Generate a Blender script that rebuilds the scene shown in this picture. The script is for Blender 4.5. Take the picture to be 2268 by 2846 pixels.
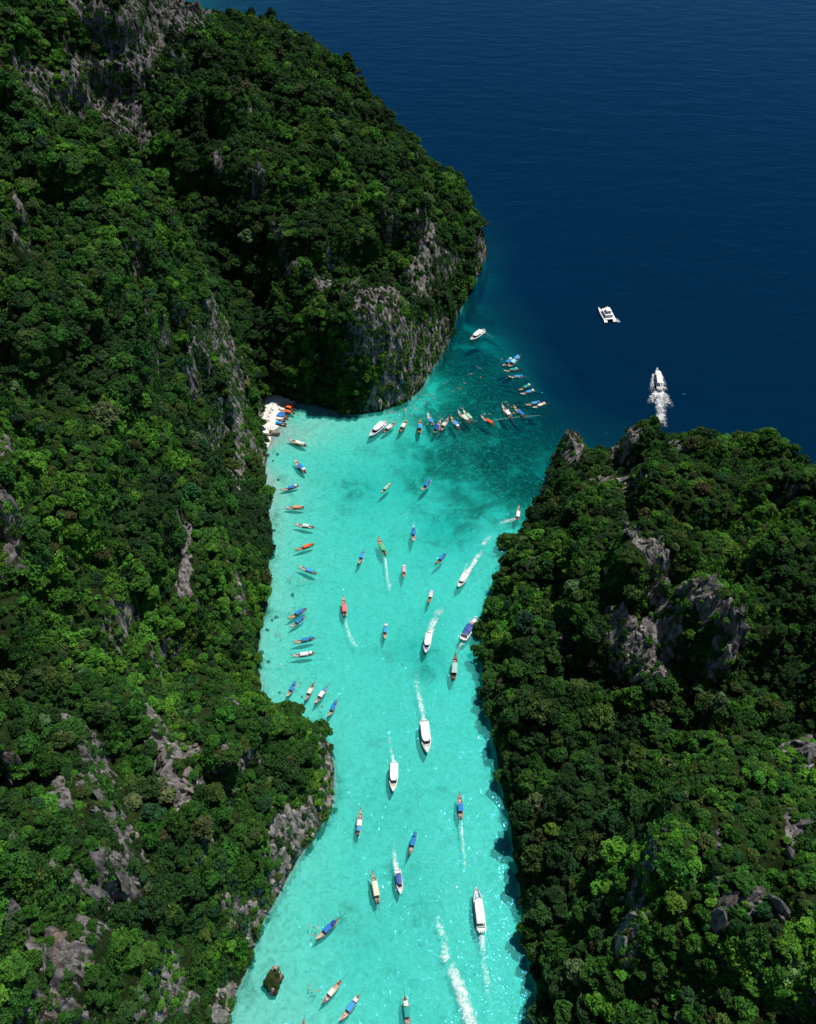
import bpy, bmesh, math, random
import numpy as np
from mathutils import Vector, Matrix, noise as mnoise

scene = bpy.context.scene
for o in list(bpy.data.objects):
    bpy.data.objects.remove(o)
R = math.radians

# ------------------------------------------------------------------ camera
CAM_H, PITCH, VFOV = 300.0, 45.0, 62.0
cam_data = bpy.data.cameras.new("camera")
cam = bpy.data.objects.new("camera", cam_data)
scene.collection.objects.link(cam)
cam.location = (0, 0, CAM_H)
cam.rotation_euler = (R(90 - PITCH), 0, 0)
cam_data.sensor_fit = 'VERTICAL'
cam_data.angle = R(VFOV)
cam_data.clip_start = 1.0
cam_data.clip_end = 20000
scene.camera = cam

# ------------------------------------------------------------------ sky, sun, exposure
SUN_EL, SUN_AZ = 67.0, 46.0          # azimuth measured from +Y (away from the camera) towards +X
world = bpy.data.worlds.new("World")
scene.world = world
world.use_nodes = True
wn = world.node_tree.nodes
sky = wn.new('ShaderNodeTexSky')
sky.sky_type = 'NISHITA'
sky.sun_disc = False
sky.sun_elevation = R(SUN_EL)
sky.sun_rotation = R(SUN_AZ)
sky.air_density = 1.0
sky.dust_density = 0.2
sky.ozone_density = 3.0
world.node_tree.links.new(sky.outputs[0], wn['Background'].inputs[0])
wn['Background'].inputs[1].default_value = 0.052
sun_data = bpy.data.lights.new("sun", 'SUN')
sun_data.energy = 4.6
sun_data.angle = R(0.53)
sun_data.color = (1.0, 0.955, 0.88)
sun = bpy.data.objects.new("sun", sun_data)
scene.collection.objects.link(sun)
SUN_DIR = Vector((math.cos(R(SUN_EL)) * math.sin(R(SUN_AZ)), math.cos(R(SUN_EL)) * math.cos(R(SUN_AZ)), math.sin(R(SUN_EL))))
sun.rotation_euler = SUN_DIR.to_track_quat('Z', 'Y').to_euler()
sun.location = (0, 0, 600)
scene.view_settings.view_transform = 'Standard'
scene.view_settings.look = 'None'
scene.view_settings.exposure = 0.0
scene.view_settings.gamma = 1.0
scene.view_settings.use_curve_mapping = False
scene.render.engine = 'CYCLES'
scene.cycles.use_denoising = True
scene.cycles.max_bounces = 6
scene.cycles.diffuse_bounces = 2
scene.cycles.glossy_bounces = 2
scene.cycles.transmission_bounces = 2
scene.cycles.volume_bounces = 0
scene.cycles.transparent_max_bounces = 12
scene.cycles.caustics_reflective = False
scene.cycles.caustics_refractive = False

# ------------------------------------------------------------------ helpers
FPX = 1423.0 / math.tan(R(VFOV / 2))     # focal length in pixels of the 2268 x 2846 photograph
SP, CP = math.sin(R(PITCH)), math.cos(R(PITCH))
D2S = 2268.0 / 1718.0                    # survey sheet (1718 wide) to photograph pixels

def at(px, py, z=0.0):
    """world point at height z under a survey pixel (2268 x 2846)"""
    u, v = (px - 1134.0) / FPX, (1423.0 - py) / FPX
    t = (z - CAM_H) / (-SP + v * CP)
    return Vector((u * t, t * (CP + v * SP), z))

def atd(X, Y, z=0.0):
    return at(X * D2S, Y * D2S, z)

def project(P):
    """(N,3) world points to 1718-wide survey coordinates and depth"""
    P = np.asarray(P, float)
    dz = P[:, 2] - CAM_H
    depth = P[:, 1] * CP - dz * SP
    up = P[:, 1] * SP + dz * CP
    f = FPX / D2S
    depth = np.maximum(depth, 1e-3)
    return 859.0 + f * P[:, 0] / depth, 1078.0 - f * up / depth, depth

rng = np.random.default_rng(7)
random.seed(7)
_tab = rng.random((6, 256, 256))

def vnoise(x, y, scale, seed=0):
    x = np.asarray(x, float) / scale + 37.7 * seed
    y = np.asarray(y, float) / scale + 91.3 * seed
    xi, yi = np.floor(x).astype(int), np.floor(y).astype(int)
    fx, fy = x - xi, y - yi
    fx, fy = fx * fx * (3 - 2 * fx), fy * fy * (3 - 2 * fy)
    T = _tab[seed % 6]
    a, b = T[xi & 255, yi & 255], T[(xi + 1) & 255, yi & 255]
    c, d = T[xi & 255, (yi + 1) & 255], T[(xi + 1) & 255, (yi + 1) & 255]
    return (a + (b - a) * fx) + ((c + (d - c) * fx) - (a + (b - a) * fx)) * fy

def fbm(x, y, scale, octaves=3, seed=0):
    s, w, tot = 0.0, 1.0, 0.0
    for k in range(octaves):
        s = s + w * vnoise(x, y, scale / 2 ** k, seed + k)
        tot += w
        w *= 0.5
    return s / tot * 2 - 1

def smooth(a, b, x):
    t = np.clip((x - a) / (b - a), 0, 1)
    return t * t * (3 - 2 * t)

def link(o, parent=None):
    scene.collection.objects.link(o)
    if parent is not None:
        o.parent = parent
    return o

def mesh_np(name, verts, faces, mat=None, smooth_shade=False):
    """mesh from numpy verts (N,3) and faces (M,k)"""
    me = bpy.data.meshes.new(name)
    verts = np.asarray(verts, np.float32)
    faces = np.asarray(faces, np.int32)
    n, k = faces.shape
    me.vertices.add(len(verts))
    me.vertices.foreach_set('co', verts.ravel())
    me.loops.add(n * k)
    me.loops.foreach_set('vertex_index', faces.ravel())
    me.polygons.add(n)
    me.polygons.foreach_set('loop_start', np.arange(0, n * k, k, dtype=np.int32))
    if smooth_shade:
        me.polygons.foreach_set('use_smooth', np.ones(n, bool))
    else:
        me.polygons.foreach_set('use_smooth', np.zeros(n, bool))
    me.update(calc_edges=True)
    if mat:
        me.materials.append(mat)
    return me

def set_attr(me, name, data, typ='FLOAT', domain='POINT'):
    a = me.attributes.new(name, typ, domain)
    key = {'FLOAT': 'value', 'INT': 'value', 'FLOAT_VECTOR': 'vector', 'FLOAT_COLOR': 'color'}[typ]
    a.data.foreach_set(key, np.ascontiguousarray(data, np.int32 if typ == 'INT' else np.float32).ravel())

def tag(o, label=None, cat=None, group=None, kind=None):
    if label: o['label'] = label
    if cat: o['category'] = cat
    if group: o['group'] = group
    if kind: o['kind'] = kind
    return o

class NT:
    """small node-tree writer"""
    def __init__(self, name):
        self.mat = bpy.data.materials.new(name)
        self.mat.use_nodes = True
        self.t = self.mat.node_tree
        self.t.nodes.clear()
        self.out = self.n('ShaderNodeOutputMaterial')
    def n(self, typ, **kw):
        nd = self.t.nodes.new(typ)
        for k, v in kw.items():
            setattr(nd, k, v)
        return nd
    def put(self, nd, key, v):
        if hasattr(v, 'is_output') or isinstance(v, bpy.types.NodeSocket):
            self.t.links.new(v, nd.inputs[key])
        else:
            nd.inputs[key].default_value = v
    def noise(self, vec, scale, detail=3, rough=0.55, dist=0.0):
        nd = self.n('ShaderNodeTexNoise')
        self.put(nd, 'Scale', scale); self.put(nd, 'Detail', detail); self.put(nd, 'Roughness', rough); self.put(nd, 'Distortion', dist)
        if vec is not None: self.put(nd, 'Vector', vec)
        return nd.outputs['Fac']
    def ramp(self, fac, stops, interp='LINEAR'):
        nd = self.n('ShaderNodeValToRGB')
        cr = nd.color_ramp
        cr.interpolation = interp
        while len(cr.elements) < len(stops):
            cr.elements.new(0.5)
        for e, (p, c) in zip(cr.elements, stops):
            e.position = p
            e.color = (*c, 1) if len(c) == 3 else c
        self.put(nd, 'Fac', fac)
        return nd.outputs['Color']
    def mix(self, fac, a, b, mode='MIX'):
        nd = self.n('ShaderNodeMix', data_type='RGBA', blend_type=mode)
        nd.clamp_factor = True
        self.put(nd, 0, fac); self.put(nd, 6, a); self.put(nd, 7, b)
        return nd.outputs[2]
    def math(self, op, a, b=0.0, clamp=False):
        nd = self.n('ShaderNodeMath', operation=op)
        nd.use_clamp = clamp
        self.put(nd, 0, a); self.put(nd, 1, b)
        return nd.outputs[0]
    def attr(self, name, typ='GEOMETRY'):
        nd = self.n('ShaderNodeAttribute', attribute_name=name)
        nd.attribute_type = typ
        return nd
    def mapping(self, vec, scale=(1, 1, 1), rot=(0, 0, 0)):
        nd = self.n('ShaderNodeMapping')
        self.put(nd, 'Vector', vec)
        nd.inputs['Scale'].default_value = scale
        nd.inputs['Rotation'].default_value = rot
        return nd.outputs[0]
    def coord(self, which='Object'):
        return self.n('ShaderNodeTexCoord').outputs[which]
    def pos(self):
        return self.n('ShaderNodeNewGeometry').outputs['Position']
    def bump(self, h, strength=0.5, dist=1.0, normal=None):
        nd = self.n('ShaderNodeBump')
        self.put(nd, 'Height', h); self.put(nd, 'Strength', strength); self.put(nd, 'Distance', dist)
        if normal is not None: self.put(nd, 'Normal', normal)
        return nd.outputs[0]
    def bsdf(self, col, rough=0.8, spec=0.3, normal=None, metal=0.0):
        nd = self.n('ShaderNodeBsdfPrincipled')
        self.put(nd, 'Base Color', col); self.put(nd, 'Roughness', rough)
        self.put(nd, 'Specular IOR Level', spec); self.put(nd, 'Metallic', metal)
        if normal is not None: self.put(nd, 'Normal', normal)
        return nd.outputs[0]
    def done(self, shader):
        self.t.links.new(shader, self.out.inputs['Surface'])
        return self.mat

def C(*c):
    return (*c, 1.0)

# ------------------------------------------------------------------ materials
def mat_rock():
    m = NT('limestone')
    p = m.pos()
    streak = m.noise(m.mapping(p, (0.55, 0.55, 0.10)), 1.0, 5, 0.65, 0.4)
    patch = m.noise(p, 0.09, 4, 0.6)
    col = m.ramp(streak, [(0.34, (0.04, 0.038, 0.039)), (0.45, (0.185, 0.173, 0.168)), (0.58, (0.36, 0.335, 0.315)), (0.78, (0.60, 0.555, 0.50))])
    col = m.mix(m.ramp(patch, [(0.42, (0, 0, 0)), (0.7, (1, 1, 1))]), col, C(0.13, 0.115, 0.10), 'MULTIPLY') if False else col
    warm = m.ramp(patch, [(0.56, (0, 0, 0)), (0.72, (0.6, 0.6, 0.6))])
    col = m.mix(warm, col, C(0.34, 0.23, 0.155))
    hz = m.n('ShaderNodeSeparateXYZ'); m.put(hz, 0, p)
    crust = m.n('ShaderNodeMapRange'); m.put(crust, 0, hz.outputs[2]); crust.inputs[1].default_value = 25; crust.inputs[2].default_value = 80; crust.inputs[3].default_value = 0; crust.inputs[4].default_value = 0.85
    col = m.mix(crust.outputs[0], col, m.mix(1.0, col, C(0.50, 0.51, 0.54), 'MULTIPLY'))      # weathered dark crust on the high crags
    low = m.n('ShaderNodeMapRange'); m.put(low, 0, hz.outputs[2]); low.inputs[1].default_value = 9; low.inputs[2].default_value = 2; low.inputs[3].default_value = 0; low.inputs[4].default_value = 0.6
    col = m.mix(low.outputs[0], col, C(0.50, 0.42, 0.34))
    wet = m.n('ShaderNodeMapRange'); m.put(wet, 0, hz.outputs[2]); wet.inputs[1].default_value = 1.6; wet.inputs[2].default_value = 0.7; wet.inputs[3].default_value = 0; wet.inputs[4].default_value = 0.85
    col = m.mix(wet.outputs[0], col, C(0.03, 0.028, 0.024))
    lich = m.noise(p, 0.35, 5, 0.7)
    col = m.mix(m.ramp(lich, [(0.58, (0, 0, 0)), (0.68, (0.55, 0.55, 0.55))]), col, C(0.055, 0.075, 0.03))
    h = m.noise(m.mapping(p, (0.9, 0.9, 0.3)), 1.1, 6, 0.7)
    return m.done(m.bsdf(col, 0.9, 0.15, m.bump(h, 0.9, 0.8)))

def bed_colour(m, p):
    """rippled sand with caustic light mottling painted in, weed and coral rubble by the surveyed reef map"""
    reef = m.attr('reef').outputs['Fac']
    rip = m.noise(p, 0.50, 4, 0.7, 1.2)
    big = m.noise(p, 0.075, 3, 0.6, 0.6)
    sand = m.ramp(m.noise(p, 0.36, 4, 0.70, 1.4), [(0.28, (0.40, 0.46, 0.37)), (0.44, (0.60, 0.68, 0.56)), (0.56, (0.72, 0.80, 0.67)), (0.72, (0.88, 0.92, 0.80))])  # pale and dark mottling puts the caustic light net into the sand colour
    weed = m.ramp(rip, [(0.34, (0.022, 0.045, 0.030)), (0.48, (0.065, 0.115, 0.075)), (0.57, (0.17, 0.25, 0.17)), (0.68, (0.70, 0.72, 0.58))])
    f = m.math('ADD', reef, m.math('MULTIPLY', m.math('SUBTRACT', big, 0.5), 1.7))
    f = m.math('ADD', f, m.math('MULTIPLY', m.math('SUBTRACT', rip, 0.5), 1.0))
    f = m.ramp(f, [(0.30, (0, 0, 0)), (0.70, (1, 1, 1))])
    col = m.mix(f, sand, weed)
    sz = m.n('ShaderNodeSeparateXYZ'); m.put(sz, 0, p)
    dry = m.n('ShaderNodeMapRange'); m.put(dry, 0, sz.outputs[2]); dry.inputs[1].default_value = -0.9; dry.inputs[2].default_value = 0.1
    col = m.mix(dry.outputs[0], col, m.ramp(rip, [(0.3, (0.68, 0.66, 0.62)), (0.7, (0.80, 0.79, 0.76))]))
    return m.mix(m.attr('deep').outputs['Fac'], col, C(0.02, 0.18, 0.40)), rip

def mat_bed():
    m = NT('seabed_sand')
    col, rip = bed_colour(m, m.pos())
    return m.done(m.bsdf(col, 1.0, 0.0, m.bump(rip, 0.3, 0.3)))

def mat_ground():
    """hill soil and undergrowth, limestone where the slope is bare"""
    m = NT('hillside')
    p = m.pos()
    rock = m.attr('rock').outputs['Fac']
    streak = m.noise(m.mapping(p, (0.5, 0.5, 0.10)), 1.0, 5, 0.65, 0.4)
    rc = m.ramp(streak, [(0.32, (0.03, 0.029, 0.03)), (0.48, (0.14, 0.133, 0.132)), (0.62, (0.30, 0.28, 0.265)), (0.80, (0.48, 0.44, 0.40))])
    n2 = m.noise(p, 0.6, 5, 0.7)
    gc = m.ramp(n2, [(0.3, (0.008, 0.014, 0.005)), (0.5, (0.018, 0.034, 0.009)), (0.7, (0.035, 0.062, 0.014)), (0.85, (0.055, 0.055, 0.026))])
    fac = m.math('ADD', rock, m.math('MULTIPLY', m.math('SUBTRACT', m.noise(p, 0.25, 4, 0.65), 0.5), 1.2))
    fac = m.ramp(fac, [(0.42, (0, 0, 0)), (0.56, (1, 1, 1))])
    sand = m.attr('sand').outputs['Fac']
    col = m.mix(fac, gc, rc)
    sc = m.ramp(m.noise(p, 1.5, 4), [(0.3, (0.66, 0.63, 0.56)), (0.7, (0.80, 0.77, 0.70))])
    sep = m.n('ShaderNodeSeparateXYZ'); m.put(sep, 0, p)
    under = m.n('ShaderNodeMapRange'); m.put(under, 0, sep.outputs[2]); under.inputs[1].default_value = 0.0; under.inputs[2].default_value = -0.7
    col = m.mix(m.math('MAXIMUM', sand, sand), col, sc)
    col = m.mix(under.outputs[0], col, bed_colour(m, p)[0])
    h = m.noise(m.mapping(p, (0.9, 0.9, 0.35)), 0.9, 6, 0.7)
    return m.done(m.bsdf(col, 0.95, 0.1, m.bump(h, 0.9, 1.0)))

def mat_water():
    m = NT('sea_water')
    p = m.pos()
    # wind chop: short crests lying across the view, plus a longer swell; the boats keep the lagoon choppier
    silt = m.attr('silt').outputs['Fac']
    w1 = m.noise(m.mapping(p, (0.16, 0.32, 1), (0, 0, R(18))), 1.0, 3, 0.6, 0.6)
    w2 = m.noise(m.mapping(p, (0.42, 0.66, 1), (0, 0, R(-22))), 1.0, 2, 0.55, 0.9)
    w3 = m.noise(m.mapping(p, (0.030, 0.06, 1), (0, 0, R(12))), 1.0, 2, 0.5, 0.3)
    chop = m.math('ADD', 0.12, m.math('MULTIPLY', m.math('POWER', silt, 1.6), 0.80))
    h = m.math('ADD', m.math('MULTIPLY', w1, 0.34), m.math('MULTIPLY', m.math('MULTIPLY', w2, chop), 0.62))
    h = m.math('ADD', h, m.math('MULTIPLY', w3, 0.9))
    nb = m.bump(h, 1.0, 1.0)
    fres = m.n('ShaderNodeFresnel'); m.put(fres, 'IOR', 1.333); m.put(fres, 'Normal', nb)
    gl = m.n('ShaderNodeBsdfGlossy'); m.put(gl, 'Color', C(0.17, 0.52, 1.0)); m.put(gl, 'Roughness', 0.06); m.put(gl, 'Normal', nb)
    tr = m.n('ShaderNodeBsdfTransparent'); m.put(tr, 'Color', C(0.97, 0.99, 1.0))
    # light scattered back by the water body itself: milky turquoise over the lagoon sand, navy over the deep
    body = m.n('ShaderNodeBsdfDiffuse')
    m.put(body, 'Color', m.ramp(silt, [(0.0, (0.000, 0.026, 0.066)), (0.25, (0.003, 0.085, 0.105)), (0.6, (0.015, 0.40, 0.34)), (1.0, (0.13, 0.91, 0.78))]))
    bw = m.n('ShaderNodeMixShader'); m.put(bw, 0, m.ramp(silt, [(0.0, (0.5,) * 3), (0.25, (0.28,) * 3), (0.65, (0.24,) * 3), (1.0, (0.31,) * 3)])); m.put(bw, 1, tr.outputs[0]); m.put(bw, 2, body.outputs[0])
    mx = m.n('ShaderNodeMixShader')
    m.put(mx, 0, fres.outputs[0]); m.put(mx, 1, bw.outputs[0]); m.put(mx, 2, gl.outputs[0])
    ab = m.n('ShaderNodeVolumeAbsorption')
    ab.inputs['Color'].default_value = (0.0, 0.90, 0.915, 1)
    ab.inputs['Density'].default_value = 0.30
    m.t.links.new(ab.outputs[0], m.out.inputs['Volume'])
    return m.done(mx.outputs[0])

def leaf_shader(m, tint):
    var = m.attr('leafvar').outputs['Fac']
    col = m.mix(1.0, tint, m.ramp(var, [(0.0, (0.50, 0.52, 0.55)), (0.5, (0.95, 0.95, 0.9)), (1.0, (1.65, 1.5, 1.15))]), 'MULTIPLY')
    d = m.bsdf(col, 0.62, 0.25)
    t = m.n('ShaderNodeBsdfTranslucent'); m.put(t, 'Color', m.mix(1.0, col, C(1.1, 1.3, 0.5), 'MULTIPLY'))
    mx = m.n('ShaderNodeMixShader'); m.put(mx, 0, 0.22); m.put(mx, 1, d); m.put(mx, 2, t.outputs[0])
    return m.done(mx.outputs[0])

def mat_leaf():
    m = NT('foliage')
    return leaf_shader(m, m.n('ShaderNodeObjectInfo').outputs['Color'])

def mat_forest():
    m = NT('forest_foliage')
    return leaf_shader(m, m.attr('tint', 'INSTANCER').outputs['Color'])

def mat_plain(name, col, rough=0.6, spec=0.3, grain=0.12, scale=3.0, metal=0.0):
    m = NT(name)
    n = m.noise(m.coord(), scale, 5, 0.65)
    c = m.mix(m.ramp(n, [(0.3, (grain,) * 3), (0.7, (0, 0, 0))]), C(*col), C(col[0] * .35, col[1] * .35, col[2] * .35))
    return m.done(m.bsdf(c, rough, spec, m.bump(n, 0.15, 0.02), metal))

def mat_objcolor(name, rough=0.6, spec=0.3, stretch=(1, 1, 1), grain=0.35, scale=4.0):
    """paint, cloth or timber whose colour is the part's own colour, with wear"""
    m = NT(name)
    oc = m.n('ShaderNodeObjectInfo').outputs['Color']
    n = m.noise(m.mapping(m.coord(), stretch), scale, 5, 0.65)
    c = m.mix(m.ramp(n, [(0.35, (grain,) * 3), (0.65, (0, 0, 0))]), oc, m.mix(1.0, oc, C(0.35, 0.33, 0.30), 'MULTIPLY'))
    return m.done(m.bsdf(c, rough, spec, m.bump(n, 0.25, 0.03)))

def mat_foam():
    m = NT('foam')
    uv = m.n('ShaderNodeUVMap').outputs[0]
    s = m.n('ShaderNodeSeparateXYZ'); m.put(s, 0, uv)
    across = s.outputs[0]     # 0..1 over the width
    along = s.outputs[1]      # 1 fresh .. 0 spent
    edge = m.math('SUBTRACT', 1.0, m.math('POWER', m.math('ABSOLUTE', m.math('SUBTRACT', m.math('MULTIPLY', across, 2.0), 1.0)), 2.0))
    p = m.pos()
    n = m.noise(p, 0.8, 3, 0.6, 1.8)
    n2 = m.noise(p, 0.26, 4, 0.7, 0.8)
    nn = m.math('ADD', m.math('MULTIPLY', n, 0.65), m.math('MULTIPLY', n2, 0.5))
    cover = m.math('ADD', m.math('MULTIPLY', m.math('POWER', m.math('MULTIPLY', edge, along), 0.7), 0.62), m.math('MULTIPLY', m.math('SUBTRACT', nn, 0.62), 2.2))
    a = m.ramp(cover, [(0.22, (0, 0, 0)), (0.75, (0.92, 0.92, 0.92))])
    d = m.bsdf(C(0.90, 0.93, 0.94), 0.8, 0.2, m.bump(n, 0.5, 0.3))
    tr = m.n('ShaderNodeBsdfTransparent')
    mx = m.n('ShaderNodeMixShader'); m.put(mx, 0, a); m.put(mx, 1, tr.outputs[0]); m.put(mx, 2, d)
    return m.done(mx.outputs[0])

def mat_person():
    m = NT('swimmer_skin')
    oc = m.n('ShaderNodeObjectInfo').outputs['Color']
    z = m.attr('cloth').outputs['Fac']
    skin = m.ramp(m.n('ShaderNodeObjectInfo').outputs['Random'], [(0.0, (0.50, 0.30, 0.20)), (1.0, (0.34, 0.18, 0.11))])
    col = m.mix(z, skin, oc)
    hair = m.attr('hair').outputs['Fac']
    col = m.mix(hair, col, C(0.03, 0.022, 0.016))
    return m.done(m.bsdf(col, 0.5, 0.4))

M = dict(rock=mat_rock(), ground=mat_ground(), bed=mat_bed(), water=mat_water(), leaf=mat_leaf(), forest=mat_forest(),
         bark=mat_plain('bark', (0.16, 0.12, 0.085), 0.9, 0.1, 0.5, 2.0),
         paint=mat_objcolor('boat_paint', 0.5, 0.35, (0.5, 3, 3), 0.28, 2.0),
         wood=mat_objcolor('boat_timber', 0.65, 0.2, (0.4, 5, 5), 0.55, 2.5),
         cloth=mat_objcolor('canopy_cloth', 0.75, 0.15, (1, 1, 1), 0.22, 1.6),
         gel=mat_plain('white_gelcoat', (0.82, 0.82, 0.82), 0.3, 0.5, 0.05, 1.2),
         dark=mat_plain('dark_vinyl', (0.03, 0.03, 0.04), 0.5, 0.4, 0.2, 3.0),
         steel=mat_plain('engine_metal', (0.06, 0.06, 0.065), 0.45, 0.5, 0.3, 5.0, 0.4),
         pole=mat_plain('grey_pole', (0.12, 0.12, 0.12), 0.5, 0.4, 0.2, 5.0),
         glass=mat_plain('tinted_glass', (0.015, 0.02, 0.03), 0.08, 0.6, 0.1, 1.0),
         foam=mat_foam(), person=mat_person(),
         rope=mat_plain('rope', (0.55, 0.58, 0.5), 0.9, 0.1, 0.3, 4.0))

# ------------------------------------------------------------------ terrain: coast lines and heights surveyed from the photograph
def poly(pts):
    return np.array([atd(x, y)[:2] for x, y in pts])

coast_west = np.vstack([
    poly([(420, 2300), (452, 2220), (478, 2156), (500, 2080), (520, 2030), (545, 1965), (560, 1925), (600, 1850), (628, 1800), (665, 1750), (690, 1720),
          (700, 1690), (706, 1640), (702, 1600), (686, 1562), (650, 1535), (600, 1524), (560, 1508), (541, 1480), (548, 1440), (541, 1380),
          (546, 1320), (560, 1270), (565, 1200), (571, 1130), (565, 1090), (558, 1040), (556, 985), (560, 960), (551, 930), (545, 910), (538, 888),
          (548, 878), (556, 846), (566, 834), (590, 836), (622, 842), (660, 848), (700, 861), (730, 872), (770, 871), (820, 859), (860, 841), (890, 811), (910, 776),
          (930, 746), (945, 716), (950, 690), (962, 660), (975, 636), (990, 611), (1003, 581), (1015, 556), (1022, 535)]),
    np.array([(56, 566), (51, 577), (40, 591), (27, 606), (6, 648), (-8, 684), (-43, 750), (-88, 838), (-127, 886), (-170, 925), (-212, 950), (-420, 1000), (-700, 900), (-700, -100), (-120, -100)])])
coast_east = np.vstack([
    poly([(1150, 2300), (1142, 2156), (1127, 2050), (1113, 1960), (1101, 1880), (1082, 1780), (1068, 1700), (1052, 1620), (1037, 1540), (1022, 1460), (1016, 1400), (1017, 1330),
          (1032, 1260), (1062, 1190), (1092, 1130), (1122, 1090), (1147, 1040), (1161, 1000), (1166, 962)]),
    np.array([(79, 345), (86, 350), (93, 346), (96, 336), (102, 333), (110, 333), (119, 331), (130, 321), (143, 317), (155, 317), (164, 315), (174, 308), (187, 294), (215, 282), (320, 270), (420, 200), (420, -80), (60, -80)])])

def sdf(P, X, Y):
    """signed distance to a polygon, positive inside"""
    d2 = np.full(X.shape, 1e12)
    inside = np.zeros(X.shape, bool)
    n = len(P)
    for i in range(n):
        ax, ay = P[i]; bx, by = P[(i + 1) % n]
        ex, ey = bx - ax, by - ay
        t = np.clip(((X - ax) * ex + (Y - ay) * ey) / (ex * ex + ey * ey + 1e-9), 0, 1)
        d2 = np.minimum(d2, (X - ax - t * ex) ** 2 + (Y - ay - t * ey) ** 2)
        if by != ay:
            c = ((ay > Y) != (by > Y)) & (X < ex * (Y - ay) / (by - ay) + ax)
            inside ^= c
    return np.where(inside, 1, -1) * np.sqrt(d2)

# heights: (survey x, survey y, height)
H_WEST = [
    # headland
    (790, 605, 60), (745, 625, 54), (700, 600, 50), (840, 630, 54), (870, 650, 46), (930, 600, 40), (985, 560, 24), (1010, 512, 24), (1018, 500, 22), (990, 480, 36), (950, 430, 50),
    (905, 480, 62), (880, 560, 50), (915, 690, 30), (880, 740, 30), (850, 700, 42), (800, 500, 60), (800, 400, 72), (700, 500, 64), (700, 400, 78), (700, 300, 86), (800, 300, 74),
    (600, 300, 95), (600, 200, 101), (700, 200, 84), (600, 120, 96), (500, 100, 106), (450, 200, 118), (500, 300, 104), (450, 400, 82), (450, 500, 60), (500, 600, 40),
    (540, 700, 22), (545, 800, 8), (600, 800, 22), (600, 700, 40), (650, 650, 47), (820, 572, 46), (770, 575, 46), (650, 810, 20), (700, 780, 32), (700, 700, 46), (770, 740, 46), (770, 800, 30), (830, 790, 26),
    (930, 365, 42), (830, 235, 56), (740, 145, 66), (640, 75, 66), (560, 55, 61), (480, 42, 57), (430, 40, 60), (395, 10, 60), (880, 330, 58), (780, 220, 72), (690, 130, 82),
    (600, 560, 62), (620, 480, 70), (560, 420, 84),
    # rocky massif behind
    (250, 0, 152), (330, 10, 118), (150, 100, 132), (60, 150, 126), (200, 200, 104), (280, 280, 90), (340, 150, 112), (380, 60, 96), (300, 80, 130), (100, 20, 150), (0, 60, 148), (420, 120, 112),
    # left ridge
    (510, 842, 38), (480, 740, 62), (440, 620, 99), (410, 530, 113), (370, 430, 127), (300, 370, 133), (180, 280, 144), (90, 225, 150), (0, 190, 155),
    (300, 500, 112), (300, 650, 100), (300, 800, 85), (420, 800, 60), (470, 900, 27), (490, 960, 20), (400, 950, 50), (300, 950, 75), (150, 650, 118), (150, 450, 130), (0, 400, 142),
    (0, 650, 128), (150, 850, 98), (0, 900, 112), (450, 1100, 38), (350, 1100, 62), (200, 1100, 85), (0, 1100, 108), (480, 1250, 28), (350, 1300, 48), (200, 1300, 72), (0, 1300, 95),
    (380, 700, 80), (230, 560, 116), (520, 1130, 20), (525, 1000, 14),
    # gully
    (450, 1410, 14), (300, 1400, 40), (150, 1400, 62), (0, 1400, 80), (500, 1440, 8),
    # promontory
    (600, 1478, 25), (540, 1492, 28), (655, 1515, 18), (690, 1575, 10), (560, 1560, 33), (620, 1620, 22), (450, 1500, 40), (400, 1600, 50), (300, 1500, 55), (200, 1500, 68), (100, 1550, 82),
    (0, 1600, 92), (500, 1700, 33), (580, 1720, 20), (640, 1715, 10), (400, 1800, 45), (300, 1750, 58), (200, 1750, 72), (100, 1800, 85), (0, 1850, 98), (480, 1850, 22), (540, 1850, 14),
    (400, 1950, 35), (300, 1950, 50), (200, 2000, 65), (100, 2050, 80), (0, 2100, 95), (450, 2050, 12), (380, 2130, 25), (250, 2150, 48), (680, 1660, 8),
]
H_WEST_W = [(-150, 462, 80), (-114, 436, 52), (-90, 416, 32), (-78, 400, 16), (-215, 492, 106), (-175, 470, 92), (-330, 350, 170), (-330, 150, 150), (-300, 600, 150), (-300, 800, 110), (-350, 450, 165),
            (-200, 100, 125), (-180, 20, 115), (-120, 20, 95), (-80, 15, 50)]
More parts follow.
